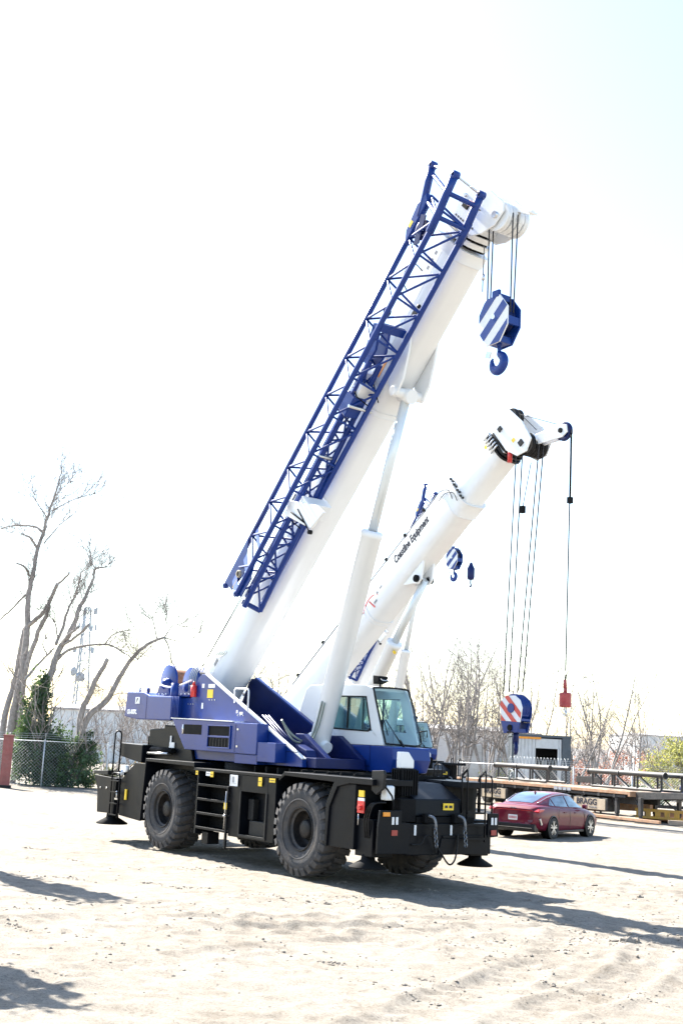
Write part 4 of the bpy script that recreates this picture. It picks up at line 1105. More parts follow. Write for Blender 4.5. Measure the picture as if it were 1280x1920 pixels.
part('sheave_pin', GREYM, hd2, lambda mb: (mb.box(12.52, 12.68, -.46, -.42, -.86, -.70), mb.box(12.20, 12.34, -.46, -.42, .10, .24)))
part('head_decal', YELLOW, hd2, lambda mb: (mb.box(12.38, 12.50, -.427, -.421, -.55, -.43), mb.box(11.5, 11.6, -.437, -.431, .12, .24)))
ap = [(12.75, -.62), (13.80, -1.22), (13.92, -1.40), (13.82, -1.58), (13.6, -1.56), (12.8, -1.0)]
arm = part('sheave_arm', WHITE, B2, lambda mb: (mb.prism(ap, 'y', -.13, -.09), mb.prism(ap, 'y', .09, .13), mb.box(12.7, 12.95, -.2, .2, -.95, -.70)), 0.015)
part('sheave', NAVY, arm, lambda mb: sheave_mb(mb, (13.68, 0, -1.38), .27, .05))
part('pin', DBLACK, arm, lambda mb: (mb.cyl((13.68, -.17, -1.38), (13.68, .17, -1.38), .07, n=14), mb.cyl((12.85, -.26, -.66), (12.85, .26, -.66), .06, n=12)))
part('boom_top_rail', GREYINK, B2, lambda mb: (mb.box(.2, 4.0, -.46, -.41, .525, .56), mb.box(4.4, 9.2, -.46, -.41, .56, .585)))
for x in (.6, 2.3, 5.2, 6.3, 7.4, 8.5):
    part('rail_clip', DBLACK, B2, lambda mb: mb.box(x, x + .09, -.48, -.40, .56, .64))
text('lettering', 'Coastline Equipment', .345, INK, B2, side_M(6.62, -.474, .14), shear=.25, xs=.66, bold=.014)
def t_emblem(mb):
    mb.tube(smooth_path([(4.55, -.475, -.08), (4.9, -.477, .10), (5.25, -.477, .08), (5.42, -.477, -.06)], 5), .016, 4)
    mb.prism([(4.95, .05), (5.0, .05), (5.12, -.28), (5.07, -.30)], 'y', -.478, -.472)
part('emblem', RED, B2, t_emblem)
part('emblem_print', GREYINK, B2, lambda mb: (mb.box(5.14, 5.30, -.478, -.472, -.20, -.13), mb.box(5.38, 5.48, -.478, -.472, -.02, .05), mb.box(4.42, 4.53, -.478, -.472, -.06, .0), mb.box(5.60, 5.74, -.478, -.472, .02, .07)))
part('stripe_decal', GREYINK, B2, lambda mb: mb.box(2.6, 4.4, -.4785, -.473, .0, .012))
br2 = [(6.2, -.40), (7.7, -.35), (7.4, -.65), (7.12, -.92), (6.92, -.94), (6.76, -.78)]
part('cylinder_bracket', WHITE, B2, lambda mb: (mb.prism(br2, 'y', -.32, -.24), mb.prism(br2, 'y', .10, .18)), 0.02, split=False)
for y0_, y1_ in ((-.40, -.20), (.10, .26)):
    part('cylinder_pin', DBLACK, B2, lambda mb: (mb.cyl((7.0, y0_, -.80), (7.0, y1_, -.80), .11, n=20), mb.cyl((7.0, y0_ - .02, -.80), (7.0, y0_, -.80), .07, n=16)))
p_top = b2(7.0, -.80)
p_base = Vector((5.05, 0, 2.70))
cy2 = part('lift_cylinder', WHITE, crane2, lambda mb: (mb.lathe([(.001, -.05), (.21, -.05), (.22, 0), (.22, 3.74), (.25, 3.76), (.25, 3.88), (.10, 3.9)], (0, 0, 0), (0, 0, 1), 28), mb.cyl((0, -.34, .05), (0, .34, .05), .13, n=16)))
align_z(cy2, p_base, p_top)
ln2 = (p_top - p_base).length
part('piston_rod', CHROME, cy2, lambda mb: mb.cyl((0, 0, 3.85), (0, 0, ln2), .12, n=20))
part('cylinder_valve', YELLOW, cy2, lambda mb: mb.cyl((-.12, -.26, 3.7), (-.12, -.34, 3.7), .05, n=10))
part('cylinder_mount', WHITE, crane2, lambda mb: (mb.prism([(4.6, 2.1), (4.9, 2.95), (5.2, 2.95), (5.9, 2.1)], 'y', -.55, -.40), mb.prism([(4.6, 2.1), (4.9, 2.95), (5.2, 2.95), (5.9, 2.1)], 'y', .40, .55)), 0.015)
part('guard_rail', WHITE, crane2, lambda mb: (uloop(mb, (1.7, -.95, 3.5), (2.5, -.95, 3.2), 4.35, .022, .12), mb.cyl((1.7, -.95, 3.7), (2.5, -.95, 3.7), .018, n=6), mb.tube([(-1.2, -.9, 4.4), (1.2, -.9, 4.42)], .022, 6), [mb.cyl((-1.2 + .6 * k, -.9, 3.4), (-1.2 + .6 * k, -.9, 4.4), .018, n=6) for k in range(5)]))
# ropes, block and ball
HBX = 12.66
s2 = b2(12.62, -.82)
for dx, y, bxo in ((-.33, -.30, -.30), (-.33, -.06, -.28), (.33, -.08, .10), (.33, .10, .16)):
    bar('hoist_rope', (s2.x + dx, y, s2.z), (HBX + bxo * .9, y * .8, 4.30), .018, ROPE, crane2, 6)
bar('hoist_rope', b2(12.62, .68), b2(13.68, -1.11), .011, ROPE, crane2, 6)
bar('hoist_rope', b2(12.8, .60), b2(13.0, -.55), .011, ROPE, crane2, 6)
bar('hoist_rope', b2(12.5, .70), b2(.3, .75), .011, ROPE, crane2, 6)
tp = b2(13.68, -1.38)
bar('ball_rope', (tp.x + .27, 0, tp.z), (tp.x + .20, 0, 4.85), .018, ROPE, crane2, 6)
part('rope_switch', DBLACK, crane2, lambda mb: (mb.cyl((tp.x + .27, 0, tp.z - .1), (tp.x + .26, 0, tp.z - 1.9), .028, n=8), mb.box(tp.x + .2, tp.x + .32, -.06, .06, tp.z - 2.05, tp.z - 1.88), mb.cyl((s2.x + .05, -.1, s2.z - .5), (s2.x - .28, -.06, s2.z - 1.75), .012, n=6), mb.box(s2.x - .36, s2.x - .22, -.12, 0, s2.z - 1.9, s2.z - 1.7)))
part('rope_socket', RED, crane2, lambda mb: mb.cyl((b2(12.05, -.62).x, -.32, b2(12.05, -.62).z + .15), (b2(12.05, -.62).x, -.32, b2(12.05, -.62).z - .25), .07, n=10))

HB2 = empty('striped_hook_block', L2W(C2O[0] + HBX, C2O[1], 3.74), CRTH)
HB2.scale = (.85, .85, .85)
tag(HB2, 'hook block with red and white striped top and blue lower body, hung over the trailers', 'hook block', 'hook blocks')
up_ = [(-.47, .05), (-.52, .22), (-.42, .42), (-.22, .54), (.16, .54), (.38, .40), (.48, .16), (.44, -.12), (.40, -.30), (-.44, -.26)]
lo_ = [(-.44, -.262), (.40, -.302), (.30, -.62), (-.32, -.66)]
for s, y in ((-1, -.22), (1, .22)):
    p = part('cheek_plate', DECAL if s < 0 else BLUE, HB2, lambda mb: mb.prism(up_, 'y', y - .02, y + .02), 0.005)
    part('lower_plate', BLUE, HB2, lambda mb: mb.prism(lo_, 'y', y - .024, y + .024), 0.005)
    if s < 0:
        for c in (-.46, -.16, .14):
            pg = [(-x, z) for x, z in clip_poly([(-x, z) for x, z in up_][::-1], c, c + .14)][::-1]
            if len(pg) > 2:
                part('stripe', RED, p, lambda mb: mb.prism(pg, 'y', y - .028, y - .0215))
        part('sheave_cap', BLUE, p, lambda mb: mb.cyl((0, y - .02, .14), (0, y - .05, .14), .15, n=20))
        part('trunnion_cap', DBLACK, HB2, lambda mb: (mb.cyl((-.02, y - .025, -.48), (-.02, y - .06, -.48), .10, n=18), mb.box(-.14, .12, y - .05, y - .025, -.64, -.60)))
for y in (-.14, -.05, .05, .14):
    part('block_sheave', BLUE, HB2, lambda mb: sheave_mb(mb, (0, y, .14), .46, .035))
part('spacer', BLUE, HB2, lambda mb: (mb.box(.24, .44, -.195, .195, -.26, -.18), mb.box(-.3, .28, -.195, .195, -.62, -.50), mb.box(.30, .40, -.19, .19, -.10, .02)), 0.01)
def straight_hook(mb):
    mb.cyl((0, 0, -.5), (0, 0, -1.0), .10, n=14)
    mb.tube(smooth_path([(x * .80, -x * .60, z) for x, z in ((0, -.90), (.06, -1.0), (.16, -1.10), (.14, -1.22), (0, -1.28), (-.14, -1.2), (-.17, -1.08))], 5), .085, 10, r1=.04)
part('hook', NAVY, HB2, straight_hook)

BALL = empty('overhaul_ball', L2W(C2O[0] + tp.x + .20, C2O[1], 4.10), CRTH)
BALL.scale = (.66, .66, .66)
tag(BALL, 'small red overhaul weight with hook hanging from the sheave arm rope', 'hook weight', 'rope end weights')
part('weight', REDB, BALL, lambda mb: mb.lathe([(.001, -.30), (.20, -.30), (.24, -.24), (.24, .22), (.20, .28), (.001, .28)], (0, 0, 0), (0, 0, 1), 8, smooth=False), 0.02)
part('socket', REDB, BALL, lambda mb: (mb.cyl((0, 0, .28), (0, 0, .45), .07, n=10), mb.cyl((-.02, 0, .45), (-.02, 0, .78), .075, .06, n=10)))
part('rope_clip', DBLACK, BALL, lambda mb: (mb.cyl((0, 0, .78), (.02, 0, 1.0), .035), mb.cyl((.0, 0, .90), (.16, 0, 1.15), .016)))
part('hook', STEEL, BALL, lambda mb: mb.tube(smooth_path([(0, 0, -.28), (0, 0, -.42), (.05, 0, -.52), (.04, 0, -.62), (-.05, 0, -.64), (-.09, 0, -.56)], 5), .045, 8, r1=.025))

# ================================================================== the farthest crane
C3O = (-25.9, 23.0)
A3 = math.radians(52.0)
crane3 = empty('distant_crane', L2W(C3O[0], C3O[1], 0), CRTH)
tag(crane3, 'farthest crane, blue cab and blue stowed jib half hidden behind the other booms', 'crane')
make_carrier(crane3)
make_upper(crane3, txt=False)
make_cab(crane3)
make_boom(crane3, A3)
make_jib(crane3, A3)
make_lift(crane3, A3)
h3 = boom_pt(16.30, 0, 2.02, A3)
crane_ropes(crane3, A3, h3.x, -.18, h3.z - 2.5)
hb3 = make_hook_block('small_hook_block', L2W(C3O[0] + h3.x, C3O[1] - .18, h3.z - 2.5), CRTH, BLUE, True)
hb3.scale = (.85, .85, .85)
tag(hb3, 'distant blue and white hook block seen below the lettered boom', 'hook block', 'hook blocks')
bar('ball_rope', (h3.x + 1.0, 0, h3.z + .2), (h3.x + 1.0, 0, h3.z - 2.4), .012, ROPE, crane3, 6)
bar('sheave_arm', (h3.x, 0, h3.z + .3), (h3.x + .95, 0, h3.z + .25), .08, WHITE, crane3, 8)
B3 = empty('dark_overhaul_ball', L2W(C3O[0] + h3.x + 1.0, C3O[1], h3.z - 3.2), CRTH)
tag(B3, 'dark slim overhaul weight hanging beside the distant hook block', 'hook weight', 'rope end weights')
part('weight', NAVY, B3, lambda mb: mb.lathe([(.001, -.35), (.14, -.33), (.18, -.2), (.18, .22), (.13, .30), (.05, .5), (.001, .5)], (0, 0, 0), (0, 0, 1), 12))
part('hook', NAVY, B3, lambda mb: mb.tube(smooth_path([(0, 0, -.3), (0, 0, -.5), (.04, 0, -.6), (0, 0, -.68), (-.06, 0, -.62)], 4), .035, 6))
# ================================================================== the red car
def build_car():
    K = empty('parked_car', (7.44, 42.56, 0.0), 0.9448)
    tag(K, 'dark red fastback sedan parked beside the trailers, seen from behind', 'car')
    PAINT = mat('car_red', (0.12, 0.006, 0.022), 0.5, metal=0.0, spec=0.15, coat=0.55, var=0.06, vscale=2)
    TRIM = mat('car_black_trim', (0.012, 0.012, 0.013), 0.4, var=.1)
    # x, z_bottom, y_bottom, y_mid, z_mid, y_shoulder, z_shoulder, z_centre
    ST = [(-2.46, .42, .62, .72, .66, .66, .92, .93), (-2.40, .34, .76, .84, .64, .78, .99, 1.01), (-2.25, .27, .83, .90, .62, .82, 1.035, 1.06), (-1.9, .22, .87, .925, .60, .84, 1.04, 1.08), (-1.42, .20, .885, .935, .60, .86, 1.015, 1.04),
          (-.8, .19, .885, .93, .60, .868, .965, .99), (0, .19, .885, .93, .59, .872, .935, .96), (.7, .19, .885, .93, .59, .868, .925, .95), (1.1, .19, .885, .93, .58, .85, .915, .955), (1.45, .20, .885, .932, .57, .82, .885, .935),
          (1.9, .21, .86, .91, .56, .77, .82, .88), (2.2, .23, .80, .85, .52, .70, .73, .80), (2.38, .27, .68, .72, .48, .58, .63, .69), (2.45, .34, .50, .55, .46, .42, .55, .60)]
    mb = MB(); ring = []
    for (x, zb, yb, ym, zm, ys, zs, zc) in ST:
        half = [(0, zb), (yb * .9, zb), (yb, zb + .06), (ym, zm - .08), (ym, zm + .04), ((ym + ys) / 2 + .015, (zm + zs) / 2 + .05), (ys + .012, zs - .04), (ys - .03, zs), (ys * .6, zs + (zc - zs) * .75), (0, zc)]
        ring.append([(x, -a, b) for a, b in half] + [(x, a, b) for a, b in half[-2:0:-1]])
    n = len(ring[0])
    mb.add([p for r in ring for p in r], [(k * n + i, k * n + (i + 1) % n, (k + 1) * n + (i + 1) % n, (k + 1) * n + i) for k in range(len(ring) - 1) for i in range(n)] + [tuple(range(n)), tuple((len(ring) - 1) * n + i for i in range(n - 1, -1, -1))], True)
    body = mb.build('body', PAINT, K)
    sd = body.modifiers.new('sub', 'SUBSURF'); sd.levels = 2; sd.render_levels = 2
    # greenhouse: x, y_belt, z_belt, y_roof, z_roof(edge), z_top(centre)
    GH = [(-2.12, .60, 1.045, .50, 1.055, 1.07), (-1.75, .74, 1.03, .54, 1.16, 1.185), (-1.3, .83, .995, .56, 1.29, 1.315), (-.8, .845, .955, .575, 1.37, 1.40), (-.25, .85, .93, .58, 1.405, 1.443), (.2, .85, .92, .58, 1.395, 1.435), (.55, .845, .915, .57, 1.335, 1.375), (.95, .83, .915, .56, 1.15, 1.20), (1.32, .78, .905, .58, .96, .985)]
    g = MB(); ring = []
    for (x, yb, zb, yr, zr, zt) in GH:
        half = [(yb, zb - .06), (yb - .01, zb + .01), (yr + (yb - yr) * .5, zb + (zr - zb) * .52), (yr + .02, zr - .03), (yr - .05, zr + .008), (yr * .5, zt - .006), (0, zt)]
        ring.append([(x, -a, b) for a, b in half] + [(x, a, b) for a, b in half[-2::-1]])
    n = len(ring[0])
    g.add([p for r in ring for p in r], [(k * n + i, k * n + i + 1, (k + 1) * n + i + 1, (k + 1) * n + i) for k in range(len(ring) - 1) for i in range(n - 1)], True)
    roof = g.build('roof', PAINT, K)
    def gi(x):
        for a, b in zip(GH, GH[1:]):
            if a[0] <= x <= b[0]:
                t = (x - a[0]) / (b[0] - a[0]); return [p + (q - p) * t for p, q in zip(a, b)]
    def side_patch(mb, xs, v0, v1, s, off):
        vs = []
        for x in xs:
            _, yb, zb, yr, zr, zt = gi(x)
            a0, a1 = (v0(x) if callable(v0) else v0), (v1(x) if callable(v1) else v1)
            for v in (a0, (a0 + a1) / 2, a1):
                y = yb + (yr + .02 - yb) * v; z = zb + (zr - .03 - zb) * v
                vs.append((x, s * (y + off), z + off * .6))
        mb.add(vs, [(3 * k + i, 3 * k + 3 + i, 3 * k + 4 + i, 3 * k + 1 + i) if s < 0 else (3 * k + i, 3 * k + 1 + i, 3 * k + 4 + i, 3 * k + 3 + i) for k in range(len(xs) - 1) for i in range(2)], True)
    lin = lambda a, b, n: [a + (b - a) * i / n for i in range(n + 1)]
    for s in (-1, 1):
        for nm, a, b in (('rear_door_glass', -1.10, -.18), ('front_door_glass', -.10, .92), ('quarter_glass', -1.45, -1.17)):
            top = lambda x: .90 if x < .45 else max(.12, .90 - (x - .45) * 1.55)
            part(nm, CARGLASS, K, lambda mb: side_patch(mb, lin(a, b, 8), .10, top if nm != 'quarter_glass' else (lambda x: .25 + (x + 1.45) / .28 * .60), s, .018))
        part('window_chrome', STEEL, K, lambda mb: mb.tube([(lambda q: (x, s * (q[3] + .045), q[4] - .012))(gi(x)) for x in lin(-1.9, .55, 16)], .012, 6))
        part('door_handle', PAINT, K, lambda mb: (mb.box(-.62, -.42, *sorted((s * .90, s * .945)), .80, .83), mb.box(.20, .40, *sorted((s * .90, s * .945)), .78, .81)), .008)
        part('mirror', PAINT, K, lambda mb: mb.box(.78, .95, *sorted((s * .90, s * 1.06)), .93, 1.06), .03)
        part('sill', TRIM, K, lambda mb: mb.box(-1.0, 1.0, *sorted((s * .80, s * .90)), .16, .24), .02)
        part('door_seam', TRIM, K, lambda mb: (mb.box(-.16, -.15, *sorted((s * .932, s * .937)), .30, .90), mb.box(.98, .99, *sorted((s * .925, s * .937)), .30, .86), mb.box(-1.02, -1.01, *sorted((s * .935, s * .939)), .62, .95)))
        tl = part('tail_lamp', mat('tail_lamp_red', (.45, .01, .015), .15, coat=.6, var=.05), K, lambda mb: mb.prism([(-2.465, .86), (-2.36, .93), (-1.98, .94), (-2.1, .86), (-2.38, .82)], 'y', *sorted((s * .70, s * .905))), .02)
        part('rear_vent', STEEL, K, lambda mb: mb.prism([(-2.36, .62), (-2.30, .66), (-2.16, .46), (-2.24, .42)], 'y', *sorted((s * .86, s * .915))), .01)
    def top_patch(mb, xs, w, off):
        vs = []
        for x in xs:
            _, yb, zb, yr, zr, zt = gi(x)
            for u in (-1, -.5, 0, .5, 1):
                ww = w(x) if callable(w) else w
                vs.append((x, u * (yr - .03) * ww, (zr + .008 if abs(u) == 1 else zt - .006 if abs(u) == .5 else zt) + off))
        mb.add(vs, [(5 * k + i, 5 * k + 5 + i, 5 * k + 6 + i, 5 * k + 1 + i) for k in range(len(xs) - 1) for i in range(4)], True)
    part('rear_window', CARGLASS, K, lambda mb: top_patch(mb, lin(-2.0, -.72, 10), .93, .014))
    part('windshield', CARGLASS, K, lambda mb: top_patch(mb, lin(.60, 1.27, 8), .96, .014))
    part('interior', TRIM, K, lambda mb: (mb.box(-1.4, 1.0, -.66, .66, .82, .96), mb.box(-.2, .0, -.55, -.1, .9, 1.24), mb.box(-.2, .0, .1, .55, .9, 1.24)), .05)
    part('light_bar', mat('tail_lamp_red', (.45, .01, .015)), K, lambda mb: mb.box(-2.468, -2.44, -.70, .70, .868, .888), .006)
    part('emblem', STEEL, K, lambda mb: (mb.box(-2.462, -2.447, -.10, -.05, .925, .955), mb.box(-2.462, -2.447, -.03, .03, .925, .955), mb.box(-2.462, -2.447, .05, .10, .925, .955)), .004)
    pl_ = part('licence_plate', DECAL, K, lambda mb: mb.box(-2.475, -2.455, -.16, .16, .56, .72), .006)
    part('plate_print', mat('plate_print', (.45, .12, .14), .6), pl_, lambda mb: [mb.box(-2.479, -2.4755, -.13 + .045 * k, -.10 + .045 * k, .60, .68) for k in range(6)])
    part('diffuser', TRIM, K, lambda mb: (mb.prism([(-2.45, .22), (-2.49, .30), (-2.47, .46), (-2.2, .46), (-2.2, .20)], 'y', -.78, .78)), .02)
    part('exhaust_trim', STEEL, K, lambda mb: mb.box(-2.50, -2.46, -.70, .70, .33, .345))
    part('antenna', PAINT, K, lambda mb: mb.prism([(-.98, 1.36), (-.80, 1.39), (-.93, 1.46)], 'y', -.02, .02), .008)
    ty = MB(); ty.lathe([(.235, -.10), (.30, -.115), (.327, -.09), (.33, 0), (.327, .09), (.30, .115), (.235, .10)], (0, 0, 0), (0, -1, 0), 36)
    tym = ty.mesh('tyre', mat('car_tyre', (.018, .018, .019), .8, var=.2, dust=.2))
    rm = MB()
    rm.lathe([(.24, -.09), (.24, .10), (.228, .105), (.215, .09), (.21, .0), (.001, .0)], (0, 0, 0), (0, -1, 0), 36)
    rmm = rm.mesh('wheel', mat('alloy_dark', (.08, .08, .085), .4, metal=.7))
    sp = MB()
    for k in range(10):
        M = Matrix.Rotation(2 * math.pi * k / 10 + (.12 if k % 2 else -.12), 4, 'Y')
        sp.box(.03, .225, -.105, -.075, -.017, .017, M)
    sp.cyl((0, -.07, 0), (0, -.11, 0), .05, n=14)
    spm = sp.mesh('spokes', mat('alloy_bright', (.62, .63, .65), .3, metal=.9, var=.05))
    arch = MB(); arch.lathe([(.345, -.02), (.385, -.012), (.385, .012), (.345, .02), (.345, -.02)], (0, 0, 0), (0, 1, 0), 36)
    am = arch.mesh('wheel_arch', TRIM)
    dk = MB(); dk.cyl((0, -.28, 0), (0, .015, 0), .372, n=36)
    dm = dk.mesh('arch_liner', mat('arch_black', (.004, .004, .004), .9, var=.1, spec=.1))
    for x in (-1.425, 1.425):
        for s in (-1, 1):
            w = bpy.data.objects.new('wheel', rmm); COL.objects.link(w); w.parent = K
            w.location = (x, s * .85, .33); w.rotation_euler = (0, random.uniform(0, 6), 0 if s < 0 else math.pi)
            for nm, me in (('tyre', tym), ('spokes', spm)):
                c = bpy.data.objects.new(nm, me); COL.objects.link(c); c.parent = w
            for nm, me, yy in (('wheel_arch', am, .928), ('arch_liner', dm, .926)):
                c = bpy.data.objects.new(nm, me); COL.objects.link(c); c.parent = K
                c.location = (x, s * yy, .345); c.rotation_euler = (0, 0, math.pi if s < 0 else 0)
build_car()

# ================================================================== trailers and steelwork
TR_RUST = mat('rusty_orange_edge', (.34, .18, .095), .85, var=.4, vscale=3, dust=.55, dust_col=(.40, .34, .28))
TR_WOOD = mat('weathered_planks', (.34, .27, .21), .9, var=.3, vscale=4)
TR_BLACK = mat('trailer_black', (.022, .023, .026), .6, var=.3, dust=.3, dust_col=(.16, .14, .12))
TR_TAN = mat('tan_panel', (.40, .33, .24), .7, var=.15, dust=.2)
def build_trailer():
    T = empty('flatbed_trailer', (12.92, 54.03, 0), math.radians(-61.65))
    tag(T, 'long flatbed trailer with rusty orange deck edge and lettered tan side boxes', 'trailer')
    for k in range(27):
        x0 = -14.0 + k * .52
        part('deck_plank', TR_WOOD, T, lambda mb: mb.box(x0, x0 + .505, .10, 2.40, 1.20, 1.265 + .008 * (k % 3)))
    part('side_rail', TR_RUST, T, lambda mb: mb.box(-14.0, 0.0, -.02, .09, 1.14, 1.275), .01)
    part('side_rail', TR_RUST, T, lambda mb: mb.box(-14.0, 0.0, 2.41, 2.52, 1.08, 1.28), .01)
    part('deck_end', TR_RUST, T, lambda mb: mb.box(.002, .14, -.02, 2.52, 1.06, 1.285), .01)
    part('main_beam', TR_BLACK, T, lambda mb: (mb.box(-13.5, -.1, .55, .72, .72, 1.19), mb.box(-13.5, -.1, 1.78, 1.95, .72, 1.19)), .01)
    part('gooseneck', TR_BLACK, T, lambda mb: (mb.prism([(.15, 1.26), (3.2, 1.40), (3.2, 1.15), (.15, .95)], 'y', .3, .55), mb.prism([(.15, 1.26), (3.2, 1.40), (3.2, 1.15), (.15, .95)], 'y', 1.9, 2.15), mb.box(2.9, 3.15, .55, 1.9, 1.18, 1.36)), .01)
    for x, zs in ((-.82, .98), (.66, 1.05)):
        for y in (.12, 2.3):
            L = part('landing_leg', TR_BLACK, T, lambda mb: (mb.box(x - .08, x + .08, y - .08, y + .08, .30, zs), mb.box(x - .055, x + .055, y - .055, y + .055, .05, .30)), .008)
            part('leg_shoe', TR_BLACK, L, lambda mb: mb.prism([(x - .26, .0), (x + .26, .0), (x + .16, .07), (x - .16, .07)], 'y', y - .15, y + .15), .008)
            bar('leg_brace', (x + .0, y, .45), (x - .7, y + .3 * (1 if y < 1 else -1), 1.05), .035, TR_BLACK, T)
    for x0, x1, z0, z1 in ((-3.72, -1.35, .34, .90), (-10.9, -8.7, .40, .96)):
        b = part('tool_box', TR_BLACK, T, lambda mb: mb.box(x0, x1, .02, .50, z0, z1), .012)
        part('box_panel', TR_TAN, b, lambda mb: mb.box(x0 + .14, x1 - .12, .0, .018, z0 + .04, z1 - .05), .006)
        text('lettering', 'BRAGG', .36, INK, b, side_M(x0 + .30, -.004, z0 + .24), xs=1.18, bold=.012)
        text('small_lettering', 'COMPANIES', .10, GREYINK, b, side_M(x0 + 1.15, -.004, z0 + .10), xs=1.0)
    part('spare_tyre_rack', TR_BLACK, T, lambda mb: (mb.box(-6.2, -4.2, .3, 1.6, .5, .95), mb.cyl((-7.2, .05, .62), (-7.2, .35, .62), .4, n=20)), .02)
    for k in range(13):
        part('cross_member', TR_BLACK, T, lambda mb: mb.box(-13.2 + 1.02 * k, -13.06 + 1.02 * k, -.01, 2.5, .98, 1.139))  # black members added to stand for the shade under the deck
    part('winch_track', TR_BLACK, T, lambda mb: mb.box(-13.6, -.2, .02, .10, 1.0, 1.10))
    for k in range(4):
        part('strap_winch', DBLACK, T, lambda mb: mb.cyl((-6.3 + 1.1 * k, -.02, .98), (-6.3 + 1.1 * k, .2, .98), .09, n=12))
    part('air_tank', TR_BLACK, T, lambda mb: mb.cyl((-8.2, .6, .75), (-7.0, .6, .75), .2, n=16))
    for x in (-13.3, -12.2):
        for y in (.28, 2.2):
            w = part('wheel', mat('alloy_dark', (.08, .08, .085)), T, lambda mb: mb.lathe([(.28, -.13), (.28, .13), (.2, .10), (.001, .06)], (x, y, .50), (0, -1 if y < 1 else 1, 0), 24))
            part('tyre', RUBBER, w, lambda mb: mb.lathe([(.28, -.14), (.44, -.15), (.50, -.10), (.50, .10), (.44, .15), (.28, .14)], (x, y, .50), (0, 1, 0), 28))
    part('underrail', TR_RUST, T, lambda mb: mb.box(-9.0, 2.2, -.30, -.18, .08, .20), .01)
    part('marker_lights', mat('strap_bins', (.30, .32, .36), .5, var=.4, vscale=14), T, lambda mb: [mb.box(-5.0 + .32 * k, -4.75 + .32 * k, -.04, -.022, 1.10, 1.24) for k in range(4)])
    part('coiled_hose', GHOSE, T, lambda mb: [mb.lathe([(.34, -.02), (.36, 0), (.34, .02), (.32, 0), (.34, -.02)], (-8.77 + .02 * k, .3, 1.50), (.3, 1, 0), 24) for k in range(3)])
    return T
build_trailer()

def lattice_section(loc, rz, ln, lab, name='lattice_section'):
    L = empty(name, loc, rz)
    tag(L, lab, 'steel frame', 'black tubular frames on the trailer')
    for y in (0, 1.15):
        bar('top_tube', (0, y, .74), (ln, y, .74), .115, TR_BLACK, L, 12)
        bar('bottom_tube', (.2, y, .09), (ln - .3, y, .09), .06, TR_BLACK, L, 10)
        nb = max(2, int(ln / 1.45))
        st = (ln - .5) / nb
        for k in range(nb + 1):
            x = .25 + st * k
            bar('post', (x, y, .09), (x, y, .74), .05, TR_BLACK, L, 8)
            if k < nb:
                bar('diagonal', (x + .05, y, .70), (x + st * .7, y, .10), .035, TR_BLACK if y == 0 else mat('bare_grey_steel', (.45, .43, .40), .5, var=.2), L, 8)
    for k in range(3):
        x = .3 + (ln - .6) * k / 2
        bar('cross_tube', (x, 0, .72), (x, 1.15, .72), .05, TR_BLACK, L, 8)
    for x in (.02, ln * .42, ln - .03):
        part('flange', TR_BLACK, L, lambda mb: mb.cyl((x - .03, 0, .72), (x + .03, 0, .72), .14, n=14))
    part('tag_plate', YELLOW, L, lambda mb: mb.box(.28, .50, -.09, -.088, .70, .82))
TD = Vector((0.4748, -0.8801, 0)); TN = Vector((0.8801, 0.4748, 0))
def trl(x, y, z): return Vector((12.92, 54.03, z)) + TD * x + TN * y
lattice_section(trl(-10.3, .45, 1.30), math.radians(-61.65), 4.4, 'black tubular steel frame on the trailer in front of the open container')
lattice_section(trl(-3.1, .45, 1.30), math.radians(-61.65), 4.9, 'longer black tubular steel frame at the trailer end by the landing legs')

# dark trailer and yellow frame at the right edge
T2 = empty('dark_trailer', (17.6, 58.4, 0), math.radians(-20))
tag(T2, 'dark low trailer at the right edge with blue sheaves lying on it', 'trailer')
part('frame', TR_BLACK, T2, lambda mb: (mb.box(-4.5, 4, -.1, .08, .92, 1.15), mb.box(-4.5, 4, 2.1, 2.28, .92, 1.15), [mb.box(-4.3 + .9 * k, -4.15 + .9 * k, .08, 2.1, .95, 1.12) for k in range(9)], mb.box(-4.5, 4, -.06, .06, .45, .60)), .01)
part('deck', TR_WOOD, T2, lambda mb: mb.box(-4.4, 4, .09, 2.09, 1.13, 1.17))
for x in (-2.8, 1.0):
    part('support_leg', TR_BLACK, T2, lambda mb: (mb.box(x, x + .14, -.08, .06, .0, .92), mb.box(x - .15, x + .3, -.15, .13, .0, .04)), .008)
S2 = empty('sheave_block', (17.0, 58.9, 1.18), .3)
tag(S2, 'dark blue sheave assembly lying on the right-hand trailer', 'crane part')
for k in range(3):
    part('sheave', NAVY, S2, lambda mb: sheave_mb(mb, (.42 * k - .3, .1 * k, .22), .24, .07))
part('base', NAVY, S2, lambda mb: (mb.box(-1.6, 2.2, -.3, .5, .0, .06), mb.prism([(-.5, .06), (-.2, .3), (.5, .34), (.9, .06)], 'y', -.25, -.2)), .01)
YF = empty('yellow_steel_frame', (15.0, 54.6, 0), math.radians(-32))
tag(YF, 'yellow steel frame with arched end and square holes on the ground at the right', 'steel frame')
YP = mat('faded_yellow_paint', (.62, .36, .06), .6, var=.25, dust=.3)
def yframe(mb):
    for k in range(7):
        mb.box(-1.6 + .42 * k, -1.38 + .42 * k, -.08, .0, .24, .44)
    mb.box(-1.65, 1.4, -.08, .0, .44, .56); mb.box(-1.65, 1.4, -.08, .0, .14, .24)
    mb.box(-1.65, 1.4, .001, .25, .14, .20)
part('pierced_beam', YP, YF, yframe, .008)
part('arch', YP, YF, lambda mb: (mb.tube([(1.0 + .75 * (1 - math.cos(a)), -.05, .50 + .62 * math.sin(a)) for a in [math.pi * k / 14 for k in range(15)]], .09, 8), mb.box(.95, 2.6, -.12, .1, .10, .50)), .01)
